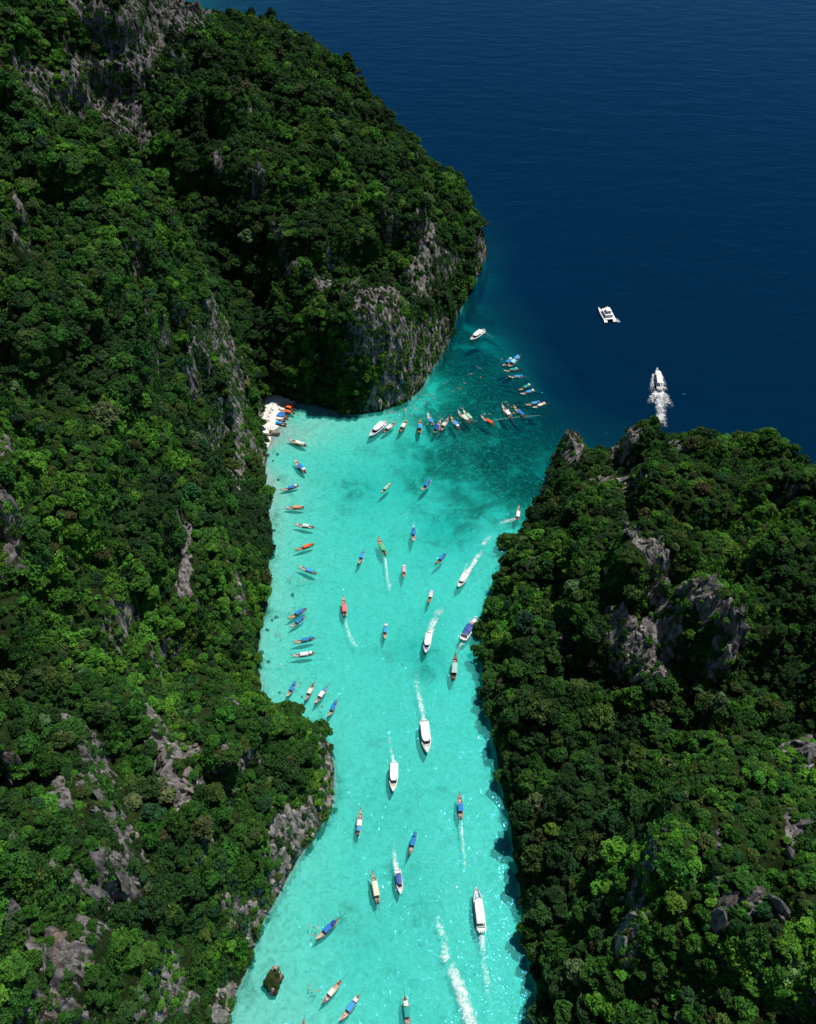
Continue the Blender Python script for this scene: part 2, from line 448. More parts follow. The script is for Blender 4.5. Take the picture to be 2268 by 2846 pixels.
H_EAST = [
    (1195, 915, 24), (1215, 925, 25), (1185, 960, 16), (1235, 965, 16), (1252, 958, 9), (1290, 960, 28), (1310, 1010, 36), (1200, 1050, 22), (1140, 1105, 9), (1200, 1200, 32), (1100, 1200, 14), (1060, 1300, 11), (1100, 1400, 18),
    (1150, 1300, 27), (1300, 1100, 43), (1400, 1000, 50), (1550, 1000, 58), (1690, 1050, 62), (1450, 1100, 48), (1600, 1150, 60), (1700, 1200, 68),
    (1310, 930, 26), (1340, 872, 43), (1390, 889, 44), (1440, 903, 44), (1500, 914, 45), (1560, 877, 54), (1640, 897, 54), (1718, 957, 48),
    (1300, 1165, 58), (1380, 1182, 64), (1450, 1230, 65), (1520, 1290, 65), (1555, 1322, 63), (1480, 1185, 47), (1560, 1250, 50), (1600, 1320, 50), (1400, 1130, 47),
    (1290, 1390, 31), (1370, 1440, 34), (1450, 1430, 40), (1510, 1415, 46), (1570, 1400, 52), (1200, 1400, 25), (1100, 1500, 16), (1100, 1600, 13), (1200, 1500, 24), (1300, 1530, 27), (1400, 1590, 34),
    (1250, 1650, 25), (1150, 1750, 16), (1340, 1610, 30), (1450, 1560, 42), (1550, 1545, 52), (1650, 1560, 58), (1718, 1500, 58), (1640, 1420, 50), (1700, 1350, 62), (1650, 1280, 58),
    (1390, 1680, 55), (1370, 1780, 58), (1345, 1850, 56), (1312, 1960, 50), (1290, 2030, 46), (1285, 1850, 22), (1235, 1960, 18), (1210, 2080, 20), (1160, 1900, 12), (1300, 1740, 23),
    (1450, 1750, 60), (1550, 1750, 66), (1650, 1750, 70), (1500, 1900, 62), (1600, 1900, 68), (1700, 1900, 74), (1500, 2050, 58), (1650, 2050, 68), (1400, 2050, 50), (1350, 2150, 40), (1500, 2150, 58),
    (1700, 2150, 72), (1200, 2150, 20), (1050, 1400, 6),
]
H_EAST_W = [(200, 200, 78), (220, 100, 82), (200, 20, 80), (230, 260, 60)]
BED = [(600, 2150, -2.0), (520, 2150, -1.6), (850, 2150, -3.6), (1050, 2150, -3.4), (700, 1900, -3.0), (900, 1900, -3.6), (1050, 1800, -3.4), (850, 1600, -3.5), (620, 1400, -2.4), (850, 1400, -4.0), (950, 1250, -4.0),
       (620, 1150, -2.2), (800, 1150, -4.2), (1000, 1150, -4.8), (1060, 1160, -3.2), (650, 950, -2.0), (610, 930, -1.1), (750, 920, -2.4), (800, 1000, -4.0), (1000, 1000, -5.2), (1100, 1000, -5.8), (950, 850, -5.4),
       (900, 835, -4.0), (925, 790, -6.5), (950, 740, -8.5), (1000, 780, -7.0), (1100, 850, -8.5), (1050, 740, -15), (1000, 680, -18), (970, 690, -13), (985, 640, -20), (1150, 900, -14), (1185, 950, -13), (1080, 650, -32), (1110, 780, -22), (1150, 800, -30), (1200, 880, -30), (1240, 920, -32), (1300, 880, -40),
       (1040, 600, -24), (1040, 520, -30), (1200, 700, -42), (1400, 800, -45), (1600, 850, -45), (1718, 900, -42), (1000, 350, -42), (850, 150, -42), (1200, 400, -46), (1700, 400, -46), (1300, 100, -46), (700, 40, -40), (1700, 20, -46), (450, 0, -14), (410, -12, -6),
       (558, 870, 1.3), (575, 880, 0.75), (560, 848, 1.7), (550, 905, 1.2), (596, 885, 0.0), (602, 866, -0.05), (622, 858, -0.8), (575, 912, 0.1), (566, 945, -0.2), (590, 906, -0.55), (556, 935, 0.5), (580, 862, 0.9), (575, 1000, -0.9), (640, 880, -1.5)]
REEF = [(955, 722, .9, 13), (975, 680, .95, 14), (935, 770, .75, 12), (900, 818, .5, 10), (1000, 620, .9, 16), (1000, 760, .95, 30), (1060, 820, 1.0, 30), (1110, 900, 1.0, 28), (1000, 880, .85, 30), (930, 870, .55, 22), (1060, 960, .85, 30), (960, 960, .66, 28), (1110, 1010, .85, 26), (960, 790, .7, 20), (870, 960, .40, 18), (1020, 1040, .45, 24),
        (880, 1020, .32, 20), (960, 1090, .30, 20), (760, 1030, .28, 18), (880, 1370, .34, 9), (900, 1400, .30, 8), (690, 1010, .22, 10), (840, 1880, .16, 12), (1140, 830, .9, 24), (980, 700, .6, 22), (560, 2050, .36, 5), (520, 2110, .30, 6), (570, 1960, .25, 5), (760, 1960, .2, 10), (820, 1700, .16, 12), (620, 1230, .16, 6), (905, 1300, .2, 6)]

def pts3(lst, world=()):
    return np.array([tuple(atd(*p)) for p in lst] + [tuple(map(float, w)) for w in world])

def rbf(P, X, Y, c, lam=0.0):
    """multiquadric surface through scattered heights"""
    S = 100.0
    px, py, pz = P[:, 0] / S, P[:, 1] / S, P[:, 2]
    cc = (c / S) ** 2
    A = np.sqrt((px[:, None] - px) ** 2 + (py[:, None] - py) ** 2 + cc) + lam * np.eye(len(P))
    n = len(P)
    K = np.zeros((n + 3, n + 3))
    K[:n, :n] = A
    Q = np.c_[np.ones(n), px, py]
    K[:n, n:] = Q; K[n:, :n] = Q.T
    w = np.linalg.lstsq(K, np.r_[pz, 0, 0, 0], rcond=None)[0]
    x, y = X.ravel() / S, Y.ravel() / S
    out = w[n] + w[n + 1] * x + w[n + 2] * y
    for i in range(n):
        out += w[i] * np.sqrt((x - px[i]) ** 2 + (y - py[i]) ** 2 + cc)
    return out.reshape(X.shape)

GX = np.arange(-362, 236, 1.35)
gy = [14.0]
while gy[-1] < 1062:
    gy.append(gy[-1] + 1.15 + gy[-1] * 0.0011)
GY = np.array(gy)
XX, YY = np.meshgrid(GX, GY, indexing='ij')
dW, dE = sdf(coast_west, XX, YY), sdf(coast_east, XX, YY)
wob = fbm(XX, YY, 11, 3, 2) * 1.6
hW = rbf(pts3(H_WEST, H_WEST_W), XX, YY, 9.0, -0.022)
hE = rbf(pts3(H_EAST, H_EAST_W), XX, YY, 7.0, -0.009)
bed = rbf(pts3(BED), XX, YY, 10.0, 0.002)
bed = np.clip(bed, -46, 2.2)
bed = np.where(bed < -1, bed + fbm(XX, YY, 18, 3, 3) * np.clip(-bed * 0.12, 0, 0.9), bed)

def land(h, d):
    # gullies, then irregular benches and drops as limestone weathers
    g1 = np.exp(-(fbm(XX, YY, 62, 3, 1) / 0.12) ** 2) * 13.0
    g2 = np.exp(-(fbm(XX, YY, 27, 3, 4) / 0.13) ** 2) * 6.5
    rough = 5.6 - g1 - g2 + fbm(XX, YY, 13, 3, 2) * 3.4
    h = np.maximum(h, 2.0) + rough * smooth(3, 20, d)
    T = 25.0
    ph = (h + fbm(XX, YY, 48, 3, 5) * 11.0) / T
    fr = ph - np.floor(ph)
    h = h + 0.58 * T * (smooth(0.36, 0.60, fr) - fr) * smooth(4, 18, d) * smooth(-0.5, 0.3, fbm(XX, YY, 80, 2, 3))
    h = np.maximum(h, 2.0)
    cliff = 1.2 + 3.6 * np.maximum(d, 0) - 0.012 * np.maximum(d, 0) ** 2
    cliff = np.where(d > 60, 400, cliff)
    k = 5.0
    hh = -k * np.logaddexp(-h / k, -cliff / k)
    hh = np.where(d > 0, np.maximum(hh, 1.0), 1.2 + 3.2 * d)
    return np.where(d > -1.6, hh, -99)

dWw, dEw = dW + wob * smooth(30, 4, np.abs(dW)) * 0.6, dE + wob * smooth(30, 4, np.abs(dE)) * 0.6
HH = np.maximum(land(hW, dWw), land(hE, dEw))
isl = HH > np.maximum(bed, -50)
ZZ = np.where(isl, HH, bed)
dC = np.maximum(dWw, dEw)

def ground_z(x, y):
    x, y = np.atleast_1d(np.asarray(x, float)), np.atleast_1d(np.asarray(y, float))
    fi = np.clip(np.interp(x, GX, np.arange(len(GX))), 0, len(GX) - 1.001)
    fj = np.clip(np.interp(y, GY, np.arange(len(GY))), 0, len(GY) - 1.001)
    i, j = fi.astype(int), fj.astype(int)
    a, b = fi - i, fj - j
    return ZZ[i, j] * (1 - a) * (1 - b) + ZZ[i + 1, j] * a * (1 - b) + ZZ[i, j + 1] * (1 - a) * b + ZZ[i + 1, j + 1] * a * b

def hit(X, Y):
    """first point where the sight line of a survey pixel meets the ground (or the water)"""
    z = np.linspace(200, 0, 900)
    P = np.array([tuple(atd(X, Y, q)) for q in z])
    g = np.maximum(ground_z(P[:, 0], P[:, 1]), 0)
    ok = np.where(P[:, 2] <= g)[0]
    k = ok[0] if len(ok) else len(z) - 1
    return P[k]

def in_poly(P, X, Y):
    inside = np.zeros(X.shape, bool)
    n = len(P)
    for i in range(n):
        ax, ay = P[i]; bx, by = P[(i + 1) % n]
        if by != ay:
            inside ^= ((ay > Y) != (by > Y)) & (X < (bx - ax) * (Y - ay) / (by - ay) + ax)
    return inside

# bare limestone faces (outline on the survey sheet, how bare)
ROCKS = [
    ([(130, -5), (230, 15), (262, 62), (300, 8), (390, -5), (446, 30), (430, 58), (390, 78), (350, 84), (322, 165), (258, 168), (218, 130), (240, 100), (185, 85)], 1.0),
    ([(140, 95), (190, 110), (230, 170), (290, 210), (322, 300), (298, 312), (250, 290), (200, 240), (130, 240), (60, 200), (18, 100), (60, 130), (100, 150), (150, 160)], .8),
    ([(450, 322), (466, 326), (472, 372), (458, 366)], 1.0), ([(572, 474), (592, 482), (622, 560), (612, 578), (590, 540)], 1.0), ([(688, 538), (700, 540), (700, 576), (688, 572)], .9),
    ([(888, 474), (914, 466), (916, 520), (906, 560), (906, 622), (866, 622), (858, 580), (870, 550), (895, 520)], 1.0), ([(920, 520), (962, 540), (938, 592), (915, 572)], .7),
    ([(1000, 512), (1030, 500), (1024, 558), (1000, 592), (1002, 550)], 1.0), ([(958, 655), (988, 622), (972, 668)], 1.0), ([(700, 588), (760, 608), (820, 600), (862, 640), (842, 672), (800, 682), (760, 662), (730, 632)], .85),
    ([(740, 650), (840, 660), (852, 720), (790, 770), (715, 790), (728, 720)], .78), ([(838, 690), (910, 680), (940, 664), (952, 712), (924, 752), (894, 804), (864, 840), (800, 862), (765, 868), (810, 790)], 1.0),
    ([(640, 580), (700, 575), (720, 600), (680, 620)], .55), ([(428, 618), (452, 645), (484, 700), (512, 800), (514, 846), (490, 842), (468, 780), (438, 720)], 1.0), ([(400, 700), (432, 690), (440, 760), (420, 800), (404, 760)], .6),
    ([(488, 878), (512, 898), (542, 928), (560, 978), (532, 964), (515, 952), (502, 1032), (490, 1000)], 1.0), ([(376, 1085), (402, 1095), (402, 1200), (396, 1265), (376, 1252), (384, 1180)], 1.0),
    ([(490, 1192), (507, 1228), (517, 1282), (505, 1294), (494, 1240)], 1.0), ([(0, 915), (24, 948), (0, 972)], .9), ([(0, 1025), (32, 1078), (42, 1140), (22, 1192), (0, 1182)], .8), ([(28, 398), (46, 428), (52, 520), (40, 542)], .8),
    ([(0, 1588), (24, 1598), (22, 1652), (0, 1662)], 1.0), ([(303, 1496), (342, 1518), (362, 1558), (417, 1568), (424, 1592), (372, 1594), (345, 1604), (318, 1562)], .9), ([(322, 1598), (362, 1608), (378, 1658), (437, 1638), (444, 1662), (382, 1704), (338, 1664)], .95),
    ([(156, 1516), (202, 1548), (224, 1592), (200, 1604), (168, 1562)], .85), ([(205, 1690), (242, 1686), (284, 1758), (306, 1812), (280, 1826), (248, 1762)], .95), ([(128, 1828), (167, 1816), (184, 1880), (150, 1904), (132, 1880)], 1.0),
    ([(216, 1786), (252, 1796), (284, 1838), (290, 1884), (240, 1906), (212, 1884), (212, 1830)], 1.0), ([(56, 2000), (110, 1956), (160, 1996), (200, 1936), (240, 1946), (192, 2014), (160, 2066), (120, 2056), (76, 2032)], .9),
    ([(40, 2120), (110, 2086), (130, 2066), (174, 2130), (150, 2170), (30, 2160)], .85), ([(318, 2036), (372, 1996), (394, 2080), (402, 2134), (326, 2134)], .6), ([(160, 1600), (230, 1610), (250, 1660), (180, 1680)], .5), ([(100, 1640), (140, 1650), (160, 1700), (110, 1710)], .7),
    ([(555, 1742), (600, 1716), (650, 1696), (694, 1712), (664, 1758), (628, 1804), (598, 1806), (576, 1766)], .95), ([(466, 1900), (520, 1886), (566, 1896), (552, 1966), (520, 1966), (478, 1934)], .9), ([(468, 2076), (496, 2066), (484, 2132), (458, 2160), (446, 2134)], 1.0),
    ([(696, 1640), (710, 1640), (702, 1700), (690, 1700)], .9),
    ([(1156, 944), (1192, 896), (1230, 918), (1250, 960), (1205, 985), (1162, 980)], 1.0), ([(1268, 952), (1302, 932), (1334, 960), (1292, 978)], .9), ([(1276, 988), (1342, 982), (1350, 1022), (1310, 1034)], .8), ([(1235, 1010), (1265, 1005), (1262, 1035), (1238, 1035)], .7),
    ([(1310, 1040), (1330, 1045), (1335, 1140), (1318, 1130)], .6), ([(1410, 925), (1450, 930), (1440, 960), (1420, 950)], .6),
    ([(1285, 1160), (1382, 1146), (1404, 1198), (1454, 1226), (1534, 1286), (1566, 1320), (1560, 1356), (1520, 1336), (1450, 1268), (1380, 1266), (1368, 1204)], 1.0), ([(1486, 1382), (1520, 1338), (1556, 1348), (1536, 1402), (1505, 1426)], 1.0),
    ([(1270, 1285), (1440, 1275), (1424, 1352), (1384, 1424), (1350, 1440), (1285, 1405)], .85), ([(1176, 1316), (1204, 1326), (1194, 1374), (1172, 1374)], .8), ([(1340, 1380), (1420, 1400), (1400, 1450), (1345, 1445)], .7),
    ([(1358, 1780), (1388, 1756), (1374, 1820), (1348, 1900), (1334, 1972), (1298, 2004), (1298, 1970), (1330, 1860)], .85), ([(1476, 1942), (1530, 1896), (1594, 1886), (1584, 1924), (1522, 1944), (1500, 1964)], .85),
    ([(1598, 1898), (1662, 1908), (1674, 1954), (1620, 1934)], .7), ([(1638, 1568), (1702, 1548), (1722, 1600), (1692, 1644)], .8), ([(1646, 1722), (1670, 1696), (1694, 1750), (1658, 1794)], .7), ([(1290, 1990), (1340, 1985), (1330, 2050), (1285, 2040)], .6),
    ([(1480, 1760), (1500, 1750), (1510, 1790), (1478, 1780)], .6),
]
rock = np.zeros(XX.shape)
rock_dil = np.zeros(XX.shape)
for pts, w in ROCKS:
    P = np.array([hit(x, y)[:2] for x, y in pts])
    d = sdf(P, XX, YY)
    rock = np.maximum(rock, w * smooth(-1.4, 0.8, d))
    rock_dil = np.maximum(rock_dil, w * smooth(-2.6, -0.6, d))
gx_, gy_ = np.gradient(ZZ, GX, GY)
slope = np.sqrt(gx_ ** 2 + gy_ ** 2)
steep = smooth(2.6, 4.2, slope) * smooth(0.10, 0.40, fbm(XX, YY, 30, 3, 0)) * smooth(2, 8, dC)
band = smooth(4.6, 2.4, dC + fbm(XX, YY, 16, 2, 1) * 4) * smooth(-.5, .6, dC) * ((XX < 10) & (YY < 172)) * smooth(-.35, .05, fbm(XX, YY, 22, 2, 4))
rock = np.maximum(rock, band); rock_dil = np.maximum(rock_dil, band)
rock = np.maximum(rock, 0.9 * steep); rock_dil = np.maximum(rock_dil, 0.8 * steep)
rock = np.where(isl, np.clip(rock, 0, 1), 0)
# jagged limestone relief where the rock is bare
jag = np.abs(fbm(XX, YY, 7, 3, 3)) * 3.2 + np.abs(fbm(XX, YY, 3.2, 2, 1)) * 1.6 - 1.2
ZZ = ZZ + jag * rock * smooth(0.5, 4, dC) * np.where(isl, 1, 0)

sand = np.where(isl, smooth(2.2, 1.2, ZZ) * ((XX < -74) & (YY > 352) & (YY < 396)), 0.0)
reef = np.zeros(XX.shape)
for x, y, w, s in REEF:
    p = atd(x, y)
    reef = np.maximum(reef, w * np.exp(-((XX - p.x) ** 2 + (YY - p.y) ** 2) / (2 * (s * 0.8) ** 2)))
shoreband = smooth(-7, -1, dC) * 0.26 * np.where(bed < -1.0, 1, 0)
reef = np.clip(np.maximum(reef, shoreband) + 0.09, 0, 1)
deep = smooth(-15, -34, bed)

# split the sheet into its pieces of setting
nI, nJ = XX.shape
idx = np.arange(nI * nJ).reshape(nI, nJ)
quads = np.stack([idx[:-1, :-1], idx[1:, :-1], idx[1:, 1:], idx[:-1, 1:]], -1).reshape(-1, 4)
landv = isl.ravel()
fx = XX.ravel()[quads].mean(1)
fy = YY.ravel()[quads].mean(1)
fland = landv[quads].any(1)
region = np.zeros(len(quads), int)                       # 0 seabed
north = fy > 386 + np.maximum(0, -85 - fx) * 0.8
region[fland & (fx < 65) & north] = 1
region[fland & (fx <= 40) & ~north & (fy > 176 + np.maximum(0, -55 - fx) * -0.45)] = 2
region[fland & (fx <= 40) & ~north & (region == 0)] = 3
region[fland & (region == 0)] = 4
V = np.stack([XX, YY, ZZ], -1).reshape(-1, 3)
NAMES = {0: 'seabed', 1: 'headland_hill', 2: 'ridge_hill', 3: 'promontory_hill', 4: 'lagoon_wall_hill'}
LABELS = {0: 'pale sandy sea floor with dark coral patches under the lagoon',
          1: 'forested limestone headland rising behind the small white beach',
          2: 'tall forested ridge with a bare grey cliff edge above the beach',
          3: 'forested promontory with grey crags and a pale waterline cliff',
          4: 'forested hill with a jagged grey rock crest across the lagoon from the beach'}
hills = {}
for r in range(5):
    q = quads[region == r]
    used, inv = np.unique(q, return_inverse=True)
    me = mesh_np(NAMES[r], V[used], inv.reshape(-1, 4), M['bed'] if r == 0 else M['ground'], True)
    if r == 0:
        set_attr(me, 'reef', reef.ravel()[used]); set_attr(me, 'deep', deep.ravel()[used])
    else:
        set_attr(me, 'reef', reef.ravel()[used]); set_attr(me, 'deep', deep.ravel()[used]); set_attr(me, 'rock', rock.ravel()[used]); set_attr(me, 'sand', sand.ravel()[used])
    hills[r] = tag(link(bpy.data.objects.new(NAMES[r], me)), LABELS[r], kind='structure')

# the open sea floor beyond the surveyed sheet, and the water itself
bm = bmesh.new()
vs = [bm.verts.new(c) for c in [(-9000, -3000, -47.5), (9000, -3000, -47.5), (9000, 12000, -47.5), (-9000, 12000, -47.5)]]
bm.faces.new(vs)
me = bpy.data.meshes.new('sea_floor'); bm.to_mesh(me); bm.free()
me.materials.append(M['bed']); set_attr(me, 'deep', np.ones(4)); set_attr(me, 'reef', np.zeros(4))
tag(link(bpy.data.objects.new('sea_floor', me)), 'deep sea floor under the open blue sea', kind='structure')
wi = np.r_[0:nI:3, nI - 1]; wj = np.r_[0:nJ:3, nJ - 1]
wx = np.r_[-8800, GX[wi], 8800]; wy = np.r_[-2900, GY[wj], 11900]
silt = np.zeros((len(wx), len(wy)))
dep = np.where(ZZ > bed + .5, np.minimum(bed, -0.5), bed)
silt[1:-1, 1:-1] = (np.interp(-dep, [-2, -0.3, 0.25, 1.5, 4.5, 7, 11, 18, 30], [0, 0, .10, .8, 1.0, .80, .50, .20, .0]) * (1 - .85 * reef))[np.ix_(wi, wj)]
WX, WY = np.meshgrid(wx, wy, indexing='ij')
nw = WX.size
wid = np.arange(nw).reshape(WX.shape)
wq = np.stack([wid[:-1, :-1], wid[1:, :-1], wid[1:, 1:], wid[:-1, 1:]], -1).reshape(-1, 4)
wv = np.stack([WX, WY, np.zeros_like(WX)], -1).reshape(-1, 3)
rim = np.r_[wid[:, 0], wid[-1, 1:], wid[-2::-1, -1], wid[0, -2:0:-1]]
low = wv[rim] * np.array([1, 1, 0]) + np.array([0, 0, -52.0])
nr = len(rim)
k_ = np.arange(nr)
side = np.stack([rim[k_], nw + k_, nw + (k_ + 1) % nr, rim[(k_ + 1) % nr]], -1)
mid = np.array([[0, 4500, -52.0]])
bot = np.stack([nw + k_, np.full(nr, nw + nr), np.full(nr, nw + nr), nw + (k_ + 1) % nr], -1)
me = bpy.data.meshes.new('water')
me.from_pydata([tuple(q) for q in np.vstack([wv, low, mid])], [], [tuple(q) for q in wq] + [tuple(q) for q in side] + [(int(q[0]), int(q[1]), int(q[3])) for q in bot])
set_attr(me, 'silt', np.r_[silt.ravel(), np.zeros(nr + 1)])
me.materials.append(M['water'])
bmw = bmesh.new(); bmw.from_mesh(me); bmesh.ops.recalc_face_normals(bmw, faces=bmw.faces[:]); bmw.to_mesh(me); bmw.free()
tag(link(bpy.data.objects.new('water', me)), 'turquoise lagoon water deepening to a dark blue open sea', kind='structure')

# ------------------------------------------------------------------ limestone crags: jagged blocks standing out of the bare faces
def ico(sub):
    bm = bmesh.new()
    bmesh.ops.create_icosphere(bm, subdivisions=sub, radius=1.0)
    v = np.array([x.co[:] for x in bm.verts]); f = np.array([[q.index for q in p.verts] for p in bm.faces])
    bm.free()
    return v, f

ICO1, ICO2, ICO3 = ico(1), ico(2), ico(3)

def rock_verts(seed, ico_v, amp=0.45, spiky=0.0):
    out = []
    for c in ico_v:
        p = Vector(c) * 1.3 + Vector((seed * 13.1, seed * 7.7, seed * 3.3))
        k = 1 + amp * (mnoise.noise(p) + 0.6 * mnoise.noise(p * 2.3)) + spiky * max(0, c[2]) ** 2 * abs(mnoise.noise(p * 1.7))
        # facet: clamp towards a few planes
        out.append(Vector(c) * k)
    v = np.array([x[:] for x in out])
    r = np.random.default_rng(seed)
    for _ in range(7):
        n = r.normal(size=3); n /= np.linalg.norm(n)
        d = r.uniform(0.55, 0.85)
        over = np.maximum(v @ n - d, 0)
        v = v - over[:, None] * n
    return v

ROCK_P = [rock_verts(k + 1, ICO2[0], 0.5, 0.8) for k in range(8)]
ROCK_F = [rock_verts(k + 1, ICO1[0], 0.5, 0.8) for k in range(8)]

areas = {}
def face_samples(r, n, weight):
    """n random points on the ground sheet of region r, weighted by slope area x weight(vertex)"""
    q = quads[region == r]
    P = V[q]
    a = np.linalg.norm(np.cross(P[:, 2] - P[:, 0], P[:, 3] - P[:, 1]), axis=1) * 0.5
    nrm = np.cross(P[:, 2] - P[:, 0], P[:, 3] - P[:, 1])
    nrm /= np.linalg.norm(nrm, axis=1)[:, None] + 1e-9
    w = a * weight.ravel()[q].mean(1)
    tot = w.sum()
    k = rng.choice(len(q), n if n else 1, p=w / tot)
    s, t = rng.random(len(k)), rng.random(len(k))
    p = (P[k, 0] * ((1 - s) * (1 - t))[:, None] + P[k, 1] * (s * (1 - t))[:, None] + P[k, 2] * (s * t)[:, None] + P[k, 3] * ((1 - s) * t)[:, None])
    return p, nrm[k], tot

def in_view(P, margin=140):
    X, Y, d = project(P)
    return (X > -margin) & (X < 1718 + margin) & (Y > -margin) & (Y < 2156 + margin)

ZF = ZZ
rock_w = np.clip(rock, 0, 1) ** 1.5 * (ZF > 0.3)
for r in (1, 2, 3, 4):
    _, _, tot = face_samples(r, 1, rock_w + 1e-9)
    n = int(tot / 2.6)
    p, nn, _ = face_samples(r, n, rock_w + 1e-9)
    keep = in_view(p, 60)
    p, nn = p[keep], nn[keep]
    dist = project(p)[2]
    vs, fs, off = [], [], 0
    for i in range(len(p)):
        near = dist[i] < 330
        b = ROCK_P[i % 8] if near else ROCK_F[i % 8]
        s = float(np.clip(rng.lognormal(-0.05, 0.48), 0.4, 2.9))
        # slabs and flutes lying along the fall of the face
        nv = nn[i]
        t_ = np.cross((0, 0, 1.0), nv); t_ = t_ / (np.linalg.norm(t_) + 1e-6) if np.linalg.norm(t_) > .05 else np.array([1.0, 0, 0])
        up_ = np.cross(nv, t_); up_ = up_ * .6 + np.array([0, 0, .5]); up_ /= np.linalg.norm(up_)
        yaw = rng.normal(0, .45)
        x_ = t_ * math.cos(yaw) + np.cross(up_, t_) * math.sin(yaw); x_ -= up_ * (x_ @ up_); x_ /= np.linalg.norm(x_)
        y_ = np.cross(up_, x_)
        tilt = rng.normal(0, .10)
        q = b * np.array([s * rng.uniform(.8, 1.4), s * rng.uniform(.45, .8), s * rng.uniform(1.5, 3.1)])
        q = np.outer(q[:, 0], x_ + up_ * tilt) + np.outer(q[:, 1], y_) + np.outer(q[:, 2], up_ - x_ * tilt)
        vs.append(q + p[i] - nv * 0.42 * s)
        fs.append((ICO2 if near else ICO1)[1] + off); off += len(b)
    if vs:
        me = mesh_np('crag', np.vstack(vs), np.vstack(fs), M['rock'], False)
        o = link(bpy.data.objects.new('crag', me), hills[r])
        o['kind'] = 'stuff'
        o['label'] = 'jagged grey limestone blocks'

# ------------------------------------------------------------------ trees
def crown_mesh(name, seed, lobes, leaves, flat, leaf=0.15, spread=0.62):
    r = np.random.default_rng(seed)
    cs, rs = [], []
    k = 0
    while len(cs) < lobes and k < 4000:
        k += 1
        a, q = r.uniform(0, 6.283), math.sqrt(r.uniform(0, 1))
        rad = r.uniform(0.22, 0.40) * (1.15 - 0.35 * q)
        hgt = (1 - q * q) * flat + r.uniform(-0.12, 0.12)
        c = np.array([math.cos(a) * q * spread * r.uniform(.85, 1.25), math.sin(a) * q * spread * r.uniform(.85, 1.25), 0.42 + hgt])
        if all(np.linalg.norm(c - o) > 0.62 * (rad + orad) for o, orad in zip(cs, rs)) or k > 1500:
            cs.append(c); rs.append(rad)
    cs, rs = np.array(cs), np.array(rs)
    V_, F_, var = [], [], []
    off = 0
    for c, rad in zip(cs, rs):
        base = r.uniform(0.25, 0.7)
        w = ICO1[0] * (rad * 0.80) * (1 + 0.18 * r.normal(size=(len(ICO1[0]), 1))) * np.array([1, 1, .85]) + c
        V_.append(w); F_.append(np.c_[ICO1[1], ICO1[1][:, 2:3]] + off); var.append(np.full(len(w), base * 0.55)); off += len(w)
        n = int(leaves * rad * rad / np.mean(rs * rs))
        d = r.normal(size=(n, 3)); d /= np.linalg.norm(d, axis=1)[:, None]
        d[:, 2] = np.where(d[:, 2] < -0.35, -d[:, 2], d[:, 2])
        pos = c + d * rad * r.uniform(0.82, 1.10, (n, 1)) * np.array([1, 1, .88])
        ins = np.zeros(n, bool)
        for c2, r2 in zip(cs, rs):
            ins |= np.linalg.norm(pos - c2, axis=1) < r2 * 0.78
        pos, d = pos[~ins], d[~ins]
        n = len(pos)
        nn = d * 0.8 + np.array([0, 0, .30]) + r.normal(size=(n, 3)) * 0.38
        nn /= np.linalg.norm(nn, axis=1)[:, None]
        t = np.cross(nn, r.normal(size=(n, 3))); t /= np.linalg.norm(t, axis=1)[:, None]
        b = np.cross(nn, t)
        s = leaf * r.uniform(0.6, 1.25, (n, 1))
        quad = np.stack([pos - t * s, pos - b * s * 0.55 + nn * s * 0.18, pos + t * s - nn * s * 0.15, pos + b * s * 0.55 + nn * s * 0.18], 1)
        V_.append(quad.reshape(-1, 3)); F_.append(np.arange(4 * n).reshape(-1, 4) + off); off += 4 * n
        var.append(np.repeat(np.clip(base + r.normal(size=n) * 0.16, 0, 1), 4))
    vv, ff = np.vstack(V_), np.vstack(F_)
    me = bpy.data.meshes.new(name)
    faces = [tuple(f[:3]) if f[2] == f[3] else tuple(f) for f in ff]
    me.from_pydata([tuple(x) for x in vv], [], faces)
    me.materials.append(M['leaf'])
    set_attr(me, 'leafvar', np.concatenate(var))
    return me

def frond_mesh(name, seed):
    """rosette of arching fronds"""
    r = np.random.default_rng(seed)
    V_, F_, var = [], [], []
    for k in range(26):
        a = r.uniform(0, 6.283); L = r.uniform(.75, 1.1); rise = r.uniform(.25, .75)
        rows = []
        for s in np.linspace(0, 1, 6):
            c = np.array([math.cos(a) * L * s, math.sin(a) * L * s, 0.45 + rise * math.sin(s * 2.4) - 0.35 * s * s])
            w = 0.15 * math.sin(min(1, s * 1.1 + .12) * 3.0) + 0.02
            side = np.array([-math.sin(a), math.cos(a), 0]) * w
            rows += [c - side - np.array([0, 0, w * .5]), c, c + side - np.array([0, 0, w * .5])]
        o = sum(len(x) for x in V_)
        V_.append(np.array(rows))
        for i in range(5):
            for j in range(2):
                F_.append((o + i * 3 + j, o + i * 3 + j + 1, o + i * 3 + j + 4, o + i * 3 + j + 3))
        var += [float(np.clip(r.normal(.5, .2), 0, 1))] * 18
    me = bpy.data.meshes.new(name)
    me.from_pydata([tuple(x) for x in np.vstack(V_)], [], F_)
    me.materials.append(M['leaf'])
    set_attr(me, 'leafvar', np.array(var))
    return me

